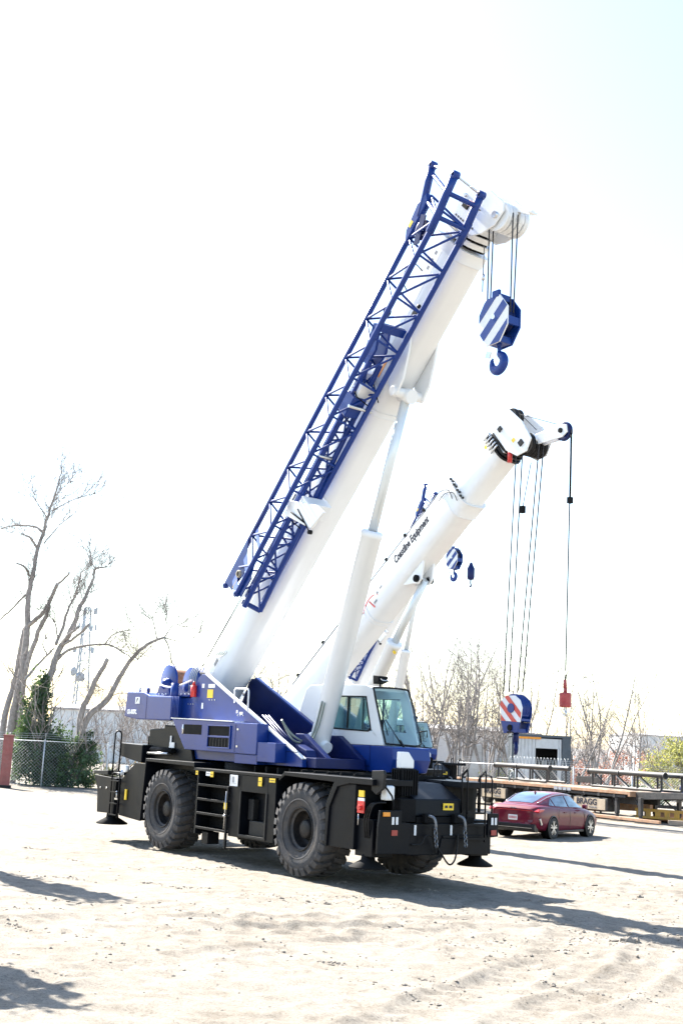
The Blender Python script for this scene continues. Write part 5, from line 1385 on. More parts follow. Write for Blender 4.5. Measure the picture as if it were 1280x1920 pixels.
part('bed', TR_RUST, YF, lambda mb: (mb.box(-3.2, -1.1, .3, 1.2, .40, .72), mb.box(-1.6, 1.0, .27, 1.5, .06, .13)), .01)
KB = empty('timber_kerb', (16.2, 52.9, 0), math.radians(-8))
tag(KB, 'pale timber beam lying on the dirt in front of the yellow frame', 'beam')
part('beam', TR_WOOD, KB, lambda mb: mb.box(-1.8, 3, -.1, .12, .0, .2), .01)

# loose steel and timber round the trailers
def beam(name, lab, cat, p, rz, ln, w, h, m, flanged=True):
    B = empty(name, p, rz); tag(B, lab, cat, 'loose beams by the trailers')
    if flanged:
        part('web', m, B, lambda mb: mb.box(0, ln, -.02, .02, .03, h - .03))
        part('flange', m, B, lambda mb: mb.box(0, ln, -w / 2, w / 2, 0, .03)); part('flange', m, B, lambda mb: mb.box(0, ln, -w / 2, w / 2, h - .03, h))
    else:
        part('timber', m, B, lambda mb: mb.box(0, ln, -w / 2, w / 2, 0, h), .01)
beam('girder', 'rusty steel beam lying on the dirt under the trailer edge', 'beam', trl(-8.5, -.75, 0), math.radians(-61), 7.0, .25, .28, TR_RUST)
beam('girder', 'dark steel beam lying beyond the trailer landing legs', 'beam', trl(.6, 3.4, 0), math.radians(-20), 5.0, .3, .35, TR_BLACK)
beam('timber_mat', 'stacked grey timber mat behind the landing legs', 'timber', trl(-1.5, 3.2, 0), math.radians(-50), 2.6, 1.0, .45, TR_WOOD, False)
beam('timber_mat', 'low timber block between the dark trailer legs', 'timber', (16.2, 57.6, 0), math.radians(-22), 1.6, .7, .5, TR_WOOD, False)
PL = empty('parts_crate', trl(-6.2, 3.6, 0), math.radians(-61)); tag(PL, 'dark slatted crate standing behind the trailer deck', 'crate')
for k in range(4):
    part('slat', TR_BLACK, PL, lambda mb: mb.box(-.9, .9, -.6, -.56, .15 + .42 * k, .45 + .42 * k), .006)
    part('side_slat', TR_BLACK, PL, lambda mb: mb.box(-.9, -.86, -.555, .6, .15 + .42 * k, .45 + .42 * k), .006)
part('corner_post', TR_BLACK, PL, lambda mb: [mb.box(x, x + .08, y, y + .08, 0, 1.85) for x in (-.85, .78) for y in (-.55, .5)], .006)
part('load', RUST, PL, lambda mb: (mb.box(-.7, .7, -.45, .45, .1, 1.2)), .03)

# ================================================================== container, buildings, tower
CONT_W = mat('container_white', (.55, .56, .57), .6, var=.1, dust=.2)
CONT_D = mat('container_slate', (.07, .085, .10), .6, var=.15)
CO = empty('storage_container', (10.6, 72.0, 0), math.radians(-6))
tag(CO, 'white and slate container with open dark doorway and orange stripe behind the trailer', 'container')
def corr(mb, x0, x1, z0, z1, n):
    w = (x1 - x0) / n
    for k in range(n):
        mb.prism([(x0 + w * k, .06), (x0 + w * (k + .28), .0), (x0 + w * (k + .68), .0), (x0 + w * (k + .96), .06)], 'z', z0, z1)
part('front_wall', CONT_W, CO, lambda mb: (corr(mb, .0, 1.25, .15, 3.55, 6), mb.box(0, 1.25, .061, .10, .15, 3.55), corr(mb, 2.55, 2.75, .15, 3.55, 1), mb.box(1.25, 2.55, .02, .10, 3.0, 3.55)), 0)
part('corner_post', CONT_D, CO, lambda mb: (mb.box(2.76, 3.25, -.03, .12, .0, 3.75), mb.box(-.12, -.01, -.03, .12, .0, 3.75)), .01)
part('side_wall', CONT_D, CO, lambda mb: (mb.box(3.0, 3.1, .13, 6.0, .1, 3.6), mb.box(-.1, .0, .13, 6.0, .1, 3.6), mb.box(0, 3, 5.9, 6.0, .1, 3.6)))
part('roof', CONT_D, CO, lambda mb: mb.box(-.15, 3.28, -.05, 6.05, 3.62, 3.76), .01)
part('floor', TR_WOOD, CO, lambda mb: mb.box(0, 3, .12, 5.9, .08, .14))
part('stripe', ORANGE, CO, lambda mb: mb.box(.25, 1.55, -.045, -.034, 3.50, 3.66))
part('door_post', CONT_W, CO, lambda mb: mb.box(2.50, 2.58, -.06, .02, .1, 3.0))
part('stored_box', CONT_W, CO, lambda mb: mb.box(1.7, 2.0, 1.4, 1.7, 1.9, 2.3), .01)
WALLP = mat('pale_wall', (.70, .70, .72), .8, var=.06)
WALLB = mat('pale_blue_wall', (.58, .60, .62), .8, var=.06)
def building(name, lab, x, y, rz, w, d, h, m, npan, doors=()):
    B = empty(name, (x, y, 0), rz)
    tag(B, lab, 'building')
    pw = w / npan
    for k in range(npan):
        part('wall_panel', m, B, lambda mb: mb.box(pw * k + .02, pw * (k + 1) - .02, 0, .12, .1, h))
    part('wall_core', m, B, lambda mb: mb.box(0, w, .121, d, 0, h - .02))
    part('roof', mat('grey_roof', (.35, .34, .34), .8), B, lambda mb: mb.prism([(-.2, h), (d / 2, h + .5), (d + .2, h), (d + .2, h - .08), (-.2, h - .08)], 'x', -.2, w + .2))
    part('gutter', mat('brown_trim', (.30, .22, .19), .7), B, lambda mb: mb.box(-.15, w + .15, -.16, -.02, h - .10, h + .06))
    for (a, b, zz, mm) in doors:
        dr = part('door', mm, B, lambda mb: mb.box(a, b, -.03, -.005, .05, zz), .01)
        part('door_frame', mat('grey_roof', (.35, .34, .34)), dr, lambda mb: (mb.box(a - .1, a - .005, -.05, -.004, .05, zz + .1), mb.box(b + .005, b + .1, -.05, -.004, .05, zz + .1)))
        for q in range(1, 5):
            part('door_rib', mat('grey_roof', (.35, .34, .34)), dr, lambda mb: mb.box(a, b, -.04, -.031, .05 + zz * q / 5, .07 + zz * q / 5))
building('warehouse', 'low pale grey warehouse behind the bare trees', -2.0, 94.0, math.radians(4), 18.0, 14.0, 4.15, WALLP, 9, ((11.5, 13.6, 3.1, CONT_W), (15.0, 16.6, 3.1, WALLB)))
building('blue_shed', 'pale blue shed behind the leaning tree on the left', -25.0, 112.0, math.radians(-3), 9.5, 10.0, 4.6, WALLB, 5, ((2.0, 4.2, 3.2, CONT_W),))
building('far_warehouse', 'white low building far off at the right', 62.0, 250.0, math.radians(5), 60.0, 20.0, 7.5, CONT_W, 8)

TW = empty('antenna_tower', (-28.4, 140.0, 0), .4)
tag(TW, 'pale lattice antenna tower rising behind the leaning tree', 'tower')
TWM = mat('galvanised_steel', (.50, .53, .56), .5, metal=.3, var=.08)
TOWM = mat('tower_steel', (.33, .37, .42), .6, var=.08)
def twp(k, z):
    r = 1.35 - .95 * z / 16.5
    a = 2.09 * k
    return (r * math.cos(a), r * math.sin(a), z)
for k in range(3):
    bar('tower_leg', twp(k, 0), twp(k, 16.5), .10, TOWM, TW, 6)
for j in range(11):
    z0, z1 = 1.5 * j, 1.5 * (j + 1)
    for k in range(3):
        bar('tower_brace', twp(k, z0), twp((k + 1) % 3, z1), .045, TOWM, TW, 5)
        bar('tower_strut', twp(k, z1), twp((k + 1) % 3, z1), .045, TOWM, TW, 5)
for z in (16.2, 14.3, 11.7):
    for k in range(6):
        a = k * 1.047 + z
        part('antenna_panel', TOWM, TW, lambda mb: mb.box(-.10, .10, -.06, .06, -.35, .35, Matrix.Translation((1.15 * math.cos(a), 1.15 * math.sin(a), z)) @ Matrix.Rotation(a, 4, 'Z')))
    part('antenna_ring', TOWM, TW, lambda mb: [mb.cyl((0, 0, z), (1.15 * math.cos(k * 1.047 + z), 1.15 * math.sin(k * 1.047 + z), z), .035, n=5) for k in range(6)])
for z, a in ((9.2, 3.6), (8.6, 4.4)):
    part('dish', TOWM, TW, lambda mb: mb.lathe([(.001, 0), (.3, .03), (.55, .14), (.55, .18), (.001, .10)], (1.0 * math.cos(a), 1.0 * math.sin(a), z), (math.cos(a), math.sin(a), 0), 18))

SL = empty('street_lamp', (29.3, 120, 0), 0)
tag(SL, 'slim street lamp post with double arm beyond the green tree', 'street lamp')
part('pole', TWM, SL, lambda mb: mb.cyl((0, 0, 0), (0, 0, 3.9), .06, .045, n=8))
part('arm', TWM, SL, lambda mb: mb.tube([(-2.0, 0, 4.0), (0, 0, 3.9), (1.0, 0, 3.86)], .045, 6))
part('lamp_head', GREYM, SL, lambda mb: (mb.box(-2.3, -1.9, -.12, .12, 3.95, 4.05), mb.box(.9, 1.25, -.12, .12, 3.80, 3.9)), .02)

# ================================================================== fences
def fence(name, lab, p0, p1, h, razor=False):
    p0 = Vector(p0); p1 = Vector(p1); d = p1 - p0; ln = d.length
    F = empty(name, p0, math.atan2(d.y, d.x))
    tag(F, lab, 'fence', 'chain link fences')
    n = max(1, round(ln / 3.0)); st = ln / n
    for k in range(n + 1):
        P = part('post', TWM, F, lambda mb: (mb.cyl((st * k, 0, 0), (st * k, 0, h), .035, n=8), mb.ball((st * k, 0, h), .045, 4)))
        part('wire_arm', TWM, P, lambda mb: mb.cyl((st * k, 0, h), (st * k, -.28, h + .32), .016, n=5))
    part('top_rail', TWM, F, lambda mb: mb.cyl((0, 0, h - .05), (ln, 0, h - .05), .022, n=6))
    for q in range(3):
        part('barbed_wire', TWM, F, lambda mb: mb.tube([(st * k * .5, -.09 * (q + 1), h + .10 * (q + 1) - (.03 if k % 2 else 0)) for k in range(2 * n + 1)], .008, 4))
    for k in range(n):
        def fab(mb):
            x0, x1 = st * k, st * (k + 1)
            s = .16
            m = int((x1 - x0 + h) / s)
            for i in range(m):
                a = x0 - h + i * s
                xa, za = max(a, x0), max(0.05, x0 - a); xb, zb = min(a + h, x1), min(h - .06, x1 - a)
                if xb > xa and zb > za:
                    mb.cyl((xa, 0, za), (xb, 0, zb), .0035, n=3, caps=False)
                    mb.cyl((x0 + x1 - xa, 0.006, za), (x0 + x1 - xb, 0.006, zb), .0035, n=3, caps=False)
        part('wire_mesh', TWM, F, fab)
    if razor:
        part('razor_coil', TWM, F, lambda mb: mb.tube([(2.8 + 3.2 * t / 260, -.1 + .24 * math.cos(t * .42), h + .20 + .24 * math.sin(t * .42)) for t in range(261)], .010, 3))
    return F
fence('chain_link_fence', 'chain link fence with barbed wire in front of the ivy on the left', (-22.0, 56.6, 0), (-2.0, 62.5, 0), 2.15)
fence('razor_wire_fence', 'chain link fence with razor wire coils in front of the container', (7.2, 69.6, 0), (26.0, 67.5, 0), 2.05, True)
POSTM = mat('faded_red_post', (.24, .075, .07), .75, var=.25, dust=.4, dust_col=(.30, .18, .16))
RP = empty('red_post', (-14.42, 56.3, 0), .2)
tag(RP, 'weathered red post by the fence at the left edge', 'post')
part('shaft', POSTM, RP, lambda mb: mb.box(-.22, .22, -.14, .14, 0, 2.28), .02)
part('cap', POSTM, RP, lambda mb: mb.box(-.25, .25, -.17, .17, 2.28, 2.34), .015)
part('base', GREYM, RP, lambda mb: mb.box(-.3, .3, -.2, .2, 0, .12), .02)
# ================================================================== trees
BARK = mat('grey_bark', (.29, .265, .25), .95, var=.3, vscale=6, bump=.4, bscale=25, spec=.1)
TWIG = mat('twig_bark', (.24, .22, .21), .95, var=.2, vscale=5, spec=.1)
LT1= [([(-15.93, 62.0, -0.07), (-15.81, 62.0, 2.3), (-15.7, 62.0, 3.9), (-15.55, 62.0, 5.52), (-15.5, 62.0, 6.87), (-15.52, 62.0, 7.78), (-15.61, 62.0, 9.15), (-15.5, 62.0, 10.17), (-15.39, 62.0, 11.38), (-15.17, 62.0, 12.52), (-15.01, 62.0, 13.28), (-14.79, 62.0, 14.33), (-14.6, 62.0, 15.29), (-14.52, 62.0, 15.96)], 0.3, 0.02), ([(-15.53, 62.0, 7.69), (-14.9, 61.62, 8.14), (-14.53, 61.25, 8.48), (-14.15, 60.88, 9.18), (-13.85, 60.5, 9.78)], 0.15, 0.11), ([(-14.26, 62.0, 9.82), (-13.71, 61.0, 10.04), (-13.21, 60.0, 10.29)], 0.07, 0.06), ([(-15.18, 62.0, 12.56), (-15.75, 62.33, 12.87), (-16.86, 62.67, 12.92), (-17.68, 63.0, 12.75)], 0.09, 0.03), ([(-15.42, 62.0, 11.75), (-15.66, 61.5, 12.13), (-16.01, 61.0, 12.26)], 0.08, 0.05), ([(-15.65, 62.0, 10.26), (-15.79, 61.5, 10.64), (-16.09, 61.0, 10.74)], 0.08, 0.06), ([(-15.69, 62.0, 9.33), (-16.52, 62.33, 8.5), (-17.11, 62.67, 8.04), (-17.72, 63.0, 7.67)], 0.07, 0.03), ([(-16.06, 62.0, 8.85), (-15.78, 62.0, 8.32)], 0.03, 0.02), ([(-15.07, 62.0, 11.96), (-14.49, 62.5, 13.01), (-13.65, 63.0, 13.96)], 0.05, 0.02), ([(-15.01, 62.0, 13.28), (-15.41, 61.5, 13.82), (-15.87, 61.0, 14.54)], 0.04, 0.012), ([(-14.82, 62.0, 13.66), (-13.79, 62.5, 14.48), (-12.75, 63.0, 14.92)], 0.045, 0.012), ([(-14.79, 62.0, 14.33), (-14.41, 62.5, 15.12), (-13.98, 63.0, 15.53)], 0.03, 0.01), ([(-16.29, 62.0, -0.09), (-16.24, 62.25, 3.25), (-16.02, 62.5, 4.89), (-15.93, 62.75, 6.64), (-15.88, 63.0, 7.77)], 0.22, 0.12), ([(-15.49, 62.0, -0.05), (-15.32, 61.75, 5.16), (-14.9, 61.5, 7.04), (-14.46, 61.25, 8.22), (-14.27, 61.0, 8.74)], 0.17, 0.12)]
LT2= [([(-13.98, 61.0, 0.05), (-14.11, 61.0, 3.77), (-13.83, 61.0, 5.54), (-13.57, 61.0, 6.53), (-13.04, 61.0, 7.54), (-12.77, 61.0, 8.64), (-12.47, 61.0, 9.28), (-12.19, 61.0, 10.21), (-12.14, 61.0, 10.66), (-11.34, 61.0, 10.81)], 0.26, 0.03), ([(-12.14, 61.0, 10.66), (-12.41, 61.0, 11.11), (-12.49, 61.0, 11.56)], 0.04, 0.02), ([(-13.77, 61.0, 6.79), (-13.56, 61.3, 7.72), (-13.41, 61.6, 8.76), (-13.17, 61.9, 9.45), (-13.13, 62.2, 10.41), (-13.06, 62.5, 10.74)], 0.11, 0.03), ([(-13.58, 61.0, 6.62), (-13.08, 60.5, 7.23), (-12.49, 60.0, 7.66)], 0.1, 0.08), ([(-13.54, 61.0, 6.71), (-12.67, 60.25, 7.14), (-11.9, 59.5, 7.75)], 0.09, 0.07), ([(-13.72, 61.0, 7.15), (-13.84, 61.0, 7.68), (-13.98, 61.0, 8.03)], 0.05, 0.03), ([(-14.15, 61.0, 6.28), (-14.4, 61.0, 6.76), (-14.27, 61.0, 7.11)], 0.05, 0.03), ([(-13.62, 61.0, 6.09), (-13.08, 60.8, 6.54), (-12.17, 60.6, 6.8), (-11.08, 60.4, 6.88), (-10.49, 60.2, 6.63), (-9.86, 60.0, 6.3)], 0.1, 0.03), ([(-11.37, 61.0, 6.91), (-10.79, 60.5, 7.48), (-9.49, 60.0, 7.68)], 0.05, 0.02), ([(-10.48, 61.0, 7.58), (-10.31, 61.0, 7.06)], 0.03, 0.015), ([(-15.11, 61.0, 4.95), (-14.73, 61.33, 5.7), (-14.32, 61.67, 6.28), (-14.07, 62.0, 6.67)], 0.09, 0.06), ([(-13.27, 61.0, 8.61), (-13.44, 61.0, 9.05), (-13.23, 61.0, 9.7)], 0.03, 0.012)]
LT3= [([(-11.87, 60.5, 0.17), (-12.02, 60.5, 2.48), (-11.68, 60.5, 3.44), (-10.95, 60.5, 4.17), (-10.5, 60.5, 5.07), (-10.13, 60.5, 5.88), (-9.57, 60.5, 6.61), (-9.07, 60.5, 7.08), (-8.38, 60.5, 7.38)], 0.24, 0.07), ([(-12.09, 60.5, 2.13), (-12.08, 60.25, 3.5), (-11.75, 60.0, 4.29), (-11.35, 59.75, 5.25), (-10.86, 59.5, 6.13)], 0.2, 0.13), ([(-8.38, 60.5, 7.38), (-7.99, 60.5, 8.02), (-7.63, 60.5, 7.99)], 0.045, 0.015), ([(-8.38, 60.5, 7.38), (-8.07, 60.5, 6.77), (-7.96, 60.5, 6.16)], 0.05, 0.03), ([(-8.73, 60.5, 7.27), (-8.98, 60.5, 8.15), (-9.04, 60.5, 8.37)], 0.04, 0.015), ([(-8.38, 60.5, 7.38), (-7.64, 61.0, 7.28), (-6.73, 61.5, 7.64)], 0.045, 0.012), ([(-10.87, 60.5, 4.27), (-10.28, 60.0, 4.54), (-9.5, 59.5, 4.47)], 0.04, 0.015), ([(-10.5, 60.5, 5.07), (-10.75, 60.5, 4.88), (-11.26, 60.5, 4.68)], 0.03, 0.01), ([(-9.89, 60.5, 6.24), (-9.62, 60.5, 6.17), (-9.56, 60.5, 6.52)], 0.03, 0.02), ([(-8.29, 60.5, 7.3), (-8.29, 60.5, 7.92), (-8.38, 60.5, 8.45)], 0.02, 0.008)]

def tri_tube(mb, pts, r0, r1, n=3):
    mb.tube(pts, r0, n, True, r1)

def twigs(mb, rnd, p, d, ln, r, depth, up=.25, pr=.8):
    p = Vector(p); d = Vector(d).normalized()
    pts = [p]; m = 4 if depth > 0 else 3
    dirs = []
    for k in range(m):
        d = (d + Vector((rnd.gauss(0, .16), rnd.gauss(0, .16), rnd.gauss(up * .3, .14)))).normalized()
        dirs.append(d)
        pts.append(pts[-1] + d * ln / m)
    tri_tube(mb, pts, r, r * .45, 4 if r > .03 else 3)
    if depth > 0:
        for k in range(1, m + 1):
            for _ in range(2 if k < m else 2):
                if rnd.random() < pr:
                    dd = (dirs[k - 1] + Vector((rnd.gauss(0, .6), rnd.gauss(0, .6), rnd.gauss(up, .38)))).normalized()
                    twigs(mb, rnd, pts[k], dd, ln * rnd.uniform(.45, .72), r * .55, depth - 1, up, pr)

def limb_tree(name, lab, limbs, seed, tw=1.0, group=None):
    rnd = random.Random(seed)
    base = Vector(limbs[0][0][0]); base.z = 0
    T = empty(name, base)
    tag(T, lab, 'tree', group)
    tr = MB(); cr = MB()
    for pts, r0, r1 in limbs:
        P = [Vector(p) - base for p in pts]
        sp = smooth_path(P, 4) if len(P) > 2 else P
        sp = [q + Vector((rnd.gauss(0, .3), rnd.gauss(0, .3), 0)) * min(r0, .06) for q in sp]
        tr.tube(sp, r0 * .82, 8, True, r1 * .8)
        L = len(sp)
        if r1 < .035:
            for k in range(int(L * .45), L):
                for _ in range(2):
                    if rnd.random() < .8 * tw:
                        d = (sp[min(k + 1, L - 1)] - sp[k - 1]).normalized()
                        d = (d + Vector((rnd.gauss(0, .7), rnd.gauss(0, .7), rnd.gauss(.2, .5)))).normalized()
                        twigs(cr, rnd, sp[k], d, rnd.uniform(.6, 1.6), .015, 2)
        elif rnd.random() < .6:
            for k in range(2, L - 1, 3):
                twigs(cr, rnd, sp[k], Vector((rnd.gauss(0, 1), rnd.gauss(0, 1), .4)), rnd.uniform(.3, .8), .011, 1)
    tr.build('trunk', BARK, T)
    cr.build('crown', TWIG, T)
    return T

LG = 'bare trees at the left edge'
limb_tree('bare_tree', 'tall bare tree with several grey stems, highest at the left edge', LT1, 1, 1.0, LG)
limb_tree('bare_tree', 'bare pruned tree with sawn limbs rising out of the ivy', LT2, 2, .9, LG)
limb_tree('bare_tree', 'leaning bare tree with thick sawn stub beside the blue counterweight', LT3, 3, .9, LG)

def random_tree(name, lab, x, y, h, seed, stems=4, spread=.28, group='bare trees behind the cranes', depth=2, lean=0.0):
    rnd = random.Random(seed)
    T = empty(name, (x, y, 0))
    tag(T, lab, 'tree', group)
    tr = MB(); cr = MB()
    for s in range(stems):
        a = 2 * math.pi * s / stems + rnd.uniform(-.5, .5)
        hh = h * rnd.uniform(.72, 1.0)
        sp = spread * rnd.uniform(.5, 1.25)
        r0 = .028 * h ** .55 * rnd.uniform(.7, 1.1)
        p = Vector((.12 * math.cos(a), .12 * math.sin(a), -.05)); d = Vector((sp * math.cos(a) + lean, sp * math.sin(a), 1)).normalized()
        pts = [p]; m = 9
        for k in range(m):
            d = (d + Vector((rnd.gauss(0, .07), rnd.gauss(0, .07), .05))).normalized()
            pts.append(pts[-1] + d * hh / m)
        tr.tube(smooth_path(pts, 2), r0, 6, True, r0 * .18)
        for k in range(3, m + 1):
            rr = r0 * (1 - .8 * k / m)
            for _ in range(2):
                dd = (Vector((rnd.gauss(0, .75), rnd.gauss(0, .75), rnd.uniform(.35, 1.0)))).normalized()
                twigs(cr, rnd, pts[k], dd, hh * rnd.uniform(.10, .24), max(.018, rr * .6), depth, .3, .5)
    tr.build('trunk', BARK, T)
    cr.build('crown', TWIG, T)
    return T

RT = [(-5.6, 84, 9.0, 4, 'slender bare tree between the two white booms'), (-2.6, 88, 8.5, 3, 'thin bare tree just left of the white cab roof'), (-8.2, 90, 8.0, 4, 'low bare tree behind the nearest boom foot'),
      (5.2, 80, 9.5, 4, 'bare tree just right of the cab windshield'), (6.6, 84, 10.0, 3, 'tall thin bare tree behind the deck railings'), (8.3, 79, 9.2, 6, 'many stemmed bare tree left of the striped hook block'),
      (10.6, 83, 8.6, 4, 'bare tree behind the striped hook block'), (12.5, 86, 8.0, 3, 'bare tree over the container roof'), (15.6, 80, 7.6, 3, 'forked bare tree right of the container'), (17.6, 82, 8.2, 3, 'upright bare tree nearest the green tree'),
      (3.4, 92, 8.5, 3, 'bare tree farther back between cab and tall trees'), (-11.5, 80, 5.5, 5, 'low bare scrub tree beside the rear outrigger'), (-8.5, 76, 4.5, 6, 'bare shrub behind the counterweight'), (20.5, 96, 6.0, 4, 'small bare tree in front of the far white building'),
      (7.4, 88, 11.5, 4, 'tallest bare tree between cab and striped hook block'), (9.6, 90, 10.5, 4, 'tall pale bare tree just left of the block ropes'), (11.7, 92, 10.0, 4, 'tall bare tree right of the block ropes'), (14.2, 90, 9.0, 3, 'bare tree below the red overhaul weight'),
      (19.2, 88, 9.0, 3, 'thin bare tree between forked tree and green tree'), (-4.2, 92, 10.0, 3, 'bare tree rising behind the second boom foot'), (-7.0, 86, 9.0, 3, 'bare tree in the gap under the nearest boom'), (-10.6, 70, 4.2, 6, 'bare brush in front of the blue shed'), (-9.2, 66, 3.6, 6, 'low bare brush nearest the rear outrigger'), (-12.4, 72, 5.0, 4, 'bare sapling left of the blue shed door'), (24.5, 100, 8.0, 4, 'bare tree behind the green tree')]
for i, (x, y, h, st, lab) in enumerate(RT):
    random_tree('slender_tree', lab, x, y, h * 1.08, 50 + i, st, .30 if h > 6 else .5)

# unseen trees added past the left edge to throw shadows into the yard
def pruned(x, y, h, seed, lab):
    rnd = random.Random(seed)
    T = empty('added_shadow_tree', (x, y, 0)); tag(T, lab, 'tree', 'trees added out of view for their shadows')
    tr = MB()
    tr.tube(smooth_path([(0, 0, -.1), (.05, .02, h * .3), (-.04, .05, h * .6), (.05, 0, h * .75)], 4), .30, 10, True, .24)
    for k in range(5):
        a = k * 1.3 + rnd.random()
        tr.tube(smooth_path([(0, 0, h * .5 + .2 * k), (.35 * math.cos(a), .35 * math.sin(a), h * .72), (.45 * math.cos(a), .45 * math.sin(a), h * rnd.uniform(.8, 1.0))], 4), .17, 8, True, .11)
    tr.build('trunk', BARK, T)
    lf = MB()
    for _ in range(900):
        p = Vector((max(-.5, min(.5, rnd.gauss(0, .22))), max(-.5, min(.5, rnd.gauss(0, .22))), h * rnd.uniform(.5, 1.0)))
        leaf(lf, rnd, p, .16)
    lf.build('crown', IVYM, T)

def leaf(mb, rnd, p, s):
    a = Vector((rnd.gauss(0, 1), rnd.gauss(0, 1), rnd.gauss(0, .7))).normalized()
    b = a.orthogonal().normalized()
    b = (Matrix.Rotation(rnd.uniform(0, 6.28), 3, a) @ b)
    c = a.cross(b)
    s *= rnd.uniform(.6, 1.3)
    mb.add([p - b * s * .5, p + c * s * .32, p + b * s * .6, p - c * s * .32], [(0, 1, 2, 3)])

def leaf_mat(name, col, var):
    m = mat(name, col, .6, var=var, vscale=1.1, spec=.3)
    nt = m.node_tree
    b = nt.nodes['Principled BSDF']
    out = nt.nodes['Material Output']
    tl = nt.nodes.new('ShaderNodeBsdfTranslucent')
    tl.inputs['Color'].default_value = (col[0] * 1.6, col[1] * 1.5, col[2] * .8, 1)
    mx = nt.nodes.new('ShaderNodeMixShader'); mx.inputs['Fac'].default_value = .3
    nt.links.new(b.outputs['BSDF'], mx.inputs[1]); nt.links.new(tl.outputs['BSDF'], mx.inputs[2])
    nt.links.new(mx.outputs['Shader'], out.inputs['Surface'])
    return m
IVYM = leaf_mat('ivy_leaf', (.060, .105, .055), .55)
GREENM = leaf_mat('spring_leaf', (.36, .37, .18), .45)
PINKM = leaf_mat('red_bud', (.30, .14, .13), .4)
BRUSHM = leaf_mat('dry_brush', (.24, .19, .14), .4)

def leafy(name, lab, cat, x, y, lobes, m, n, size, stem=True, group=None, seed=1, kind=None):
    rnd = random.Random(seed)
    T = empty(name, (x, y, 0)); tag(T, lab, cat, group, kind)
    lf = MB()
    tot = sum(l[3] * l[4] * l[5] for l in lobes)
    for (cx_, cy_, cz_, rx, ry, rz_) in lobes:
        k = int(n * (rx * ry * rz_) / tot)
        cl = [Vector((rnd.gauss(0, 1), rnd.gauss(0, 1), rnd.gauss(0, 1))).normalized() for _ in range(max(6, k // 45))]
        for i in range(k):
            q = cl[i % len(cl)]
            rr = rnd.uniform(.55, 1.06)
            v = Vector((q.x * rx * rr + rnd.gauss(0, .13) * rx, q.y * ry * rr + rnd.gauss(0, .13) * ry, q.z * rz_ * rr + rnd.gauss(0, .11) * rz_))
            p = Vector((cx_, cy_, cz_)) + v
            if p.z > .03:
                leaf(lf, rnd, p, size)
    lf.build('foliage', m, T)
    if stem:
        st = MB()
        for (cx_, cy_, cz_, rx, ry, rz_) in lobes:
            for _ in range(2):
                twigs(st, rnd, (cx_ * .5 + rnd.gauss(0, .2), cy_ * .5, 0), (cx_ * .3 + rnd.gauss(0, .2), rnd.gauss(0, .2), 1), max(.8, cz_ + rz_ * .5), .05, 2)
        st.build('stems', BARK, T)
    return T

leafy('ivy_thicket', 'dark green ivy covering the tree stump behind the fence', 'ivy', -13.2, 60.2, [(-1.0, 0, 2.9, .75, .7, 2.2), (-.6, .1, 1.4, 1.5, 1.0, 1.6), (1.0, -.2, 1.0, 1.25, .9, 1.35), (1.5, -.3, 2.0, .6, .5, .7), (-.9, .1, 4.3, .42, .4, 1.0)], IVYM, 15000, .15)
leafy('low_shrub', 'low yellow green weeds at the foot of the ivy', 'shrub', -10.6, 60.3, [(0, 0, .4, 1.0, .5, .55), (.9, .3, .3, .6, .4, .4)], leaf_mat('weed_leaf', (.14, .17, .05), .4), 1800, .11)
leafy('green_tree', 'bright yellow green tree at the right edge beyond the fence', 'tree', 23.4, 86.0, [(.3, 0, 2.3, 2.0, 1.8, 1.7), (2.2, .5, 2.0, 1.6, 1.5, 1.6), (-1.3, 0, 1.3, 1.2, 1.1, 1.0), (.6, 0, 3.6, 1.1, 1.0, .9), (1.9, 0, 3.3, .8, .8, .7)], GREENM, 6500, .17)
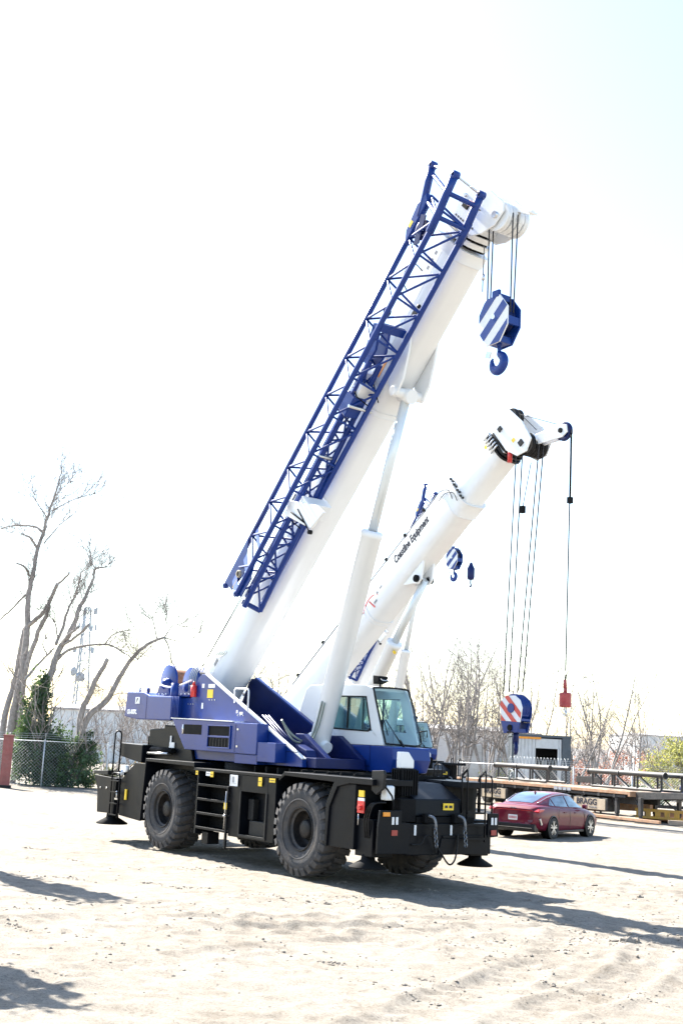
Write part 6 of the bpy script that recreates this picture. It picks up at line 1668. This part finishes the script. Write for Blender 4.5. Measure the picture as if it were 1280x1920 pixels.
for i, (x, y, z, r, m, lab) in enumerate(((27.0, 112, 2.4, 3.0, PINKM, 'rosy budding shrub above the green tree'), (20.5, 105, 2.0, 2.2, PINKM, 'pinkish shrub between street lamp and bare trees'), (16.0, 98, 1.6, 2.2, BRUSHM, 'dry tan brush behind the forked bare tree'),
                                          (13.6, 95, 1.5, 1.8, GREENM, 'small green bush beside the container'), (30.5, 100, 2.6, 3.2, BRUSHM, 'dry brush at the far right edge'), (-9.0, 70, 1.0, 1.8, BRUSHM, 'dry brush behind the rear outrigger'), (18.6, 76, .8, 1.6, leaf_mat('low_green', (.09, .13, .05), .4), 'low dark green bush behind the longer steel frame'))):
    leafy('budding_shrub', lab, 'shrub', x, y, [(0, 0, z * .6, r, r * .8, z * .8), (r * .7, .4, z * .45, r * .7, r * .6, z * .55), (-r * .7, 0, z * .4, r * .7, r * .6, z * .5)], m, 2600, .20, group='shrubs along the far fence', seed=90 + i)

pruned(-8.85, 27.2, 8.2, 5, 'pruned leafy tree added out of view to cast a shadow into the yard')
pruned(-6.75, 18.0, 6.2, 6, 'nearer pruned leafy tree added out of view for its shadow')

# ------------------------------------------------------------------ far wood and ridge
def far_wood():
    rnd = random.Random(77); mb = MB()
    for i in range(170):
        x = rnd.uniform(-110, 150); y = rnd.uniform(150, 215)
        h = rnd.uniform(2.0, 4.5)
        for _ in range(3):
            twigs(mb, rnd, (x + rnd.gauss(0, 1.2), y, 0), (rnd.gauss(0, .25), rnd.gauss(0, .2), 1), h, .07, 2, .2)
    o = mb.build('far_wood', mat('far_bark', (.36, .32, .31), .95, var=.2))
    tag(o, 'far off strip of bare woodland along the horizon', 'wood', kind='stuff')
far_wood()
hv = []; n_ = 90
for k in range(n_ + 1):
    x = -900 + 1800 * k / n_
    hgt = 6.0 + 4.0 * noise.noise(Vector((x * .006, 3.1, 0))) + 1.2 * noise.noise(Vector((x * .05, 1.1, 0)))
    for (yy, zz) in ((520, -.5), (560, hgt * .7), (640, hgt), (800, -.5)):
        hv.append((x, yy, zz))
hmb = MB(); hmb.add(hv, [(4 * k + i, 4 * k + 4 + i, 4 * k + 5 + i, 4 * k + 1 + i) for k in range(n_) for i in range(3)], True)
hl = hmb.build('hills', mat('hazy_ridge', (.20, .20, .19), .95, var=.3, vscale=.05))
hl['kind'] = 'structure'
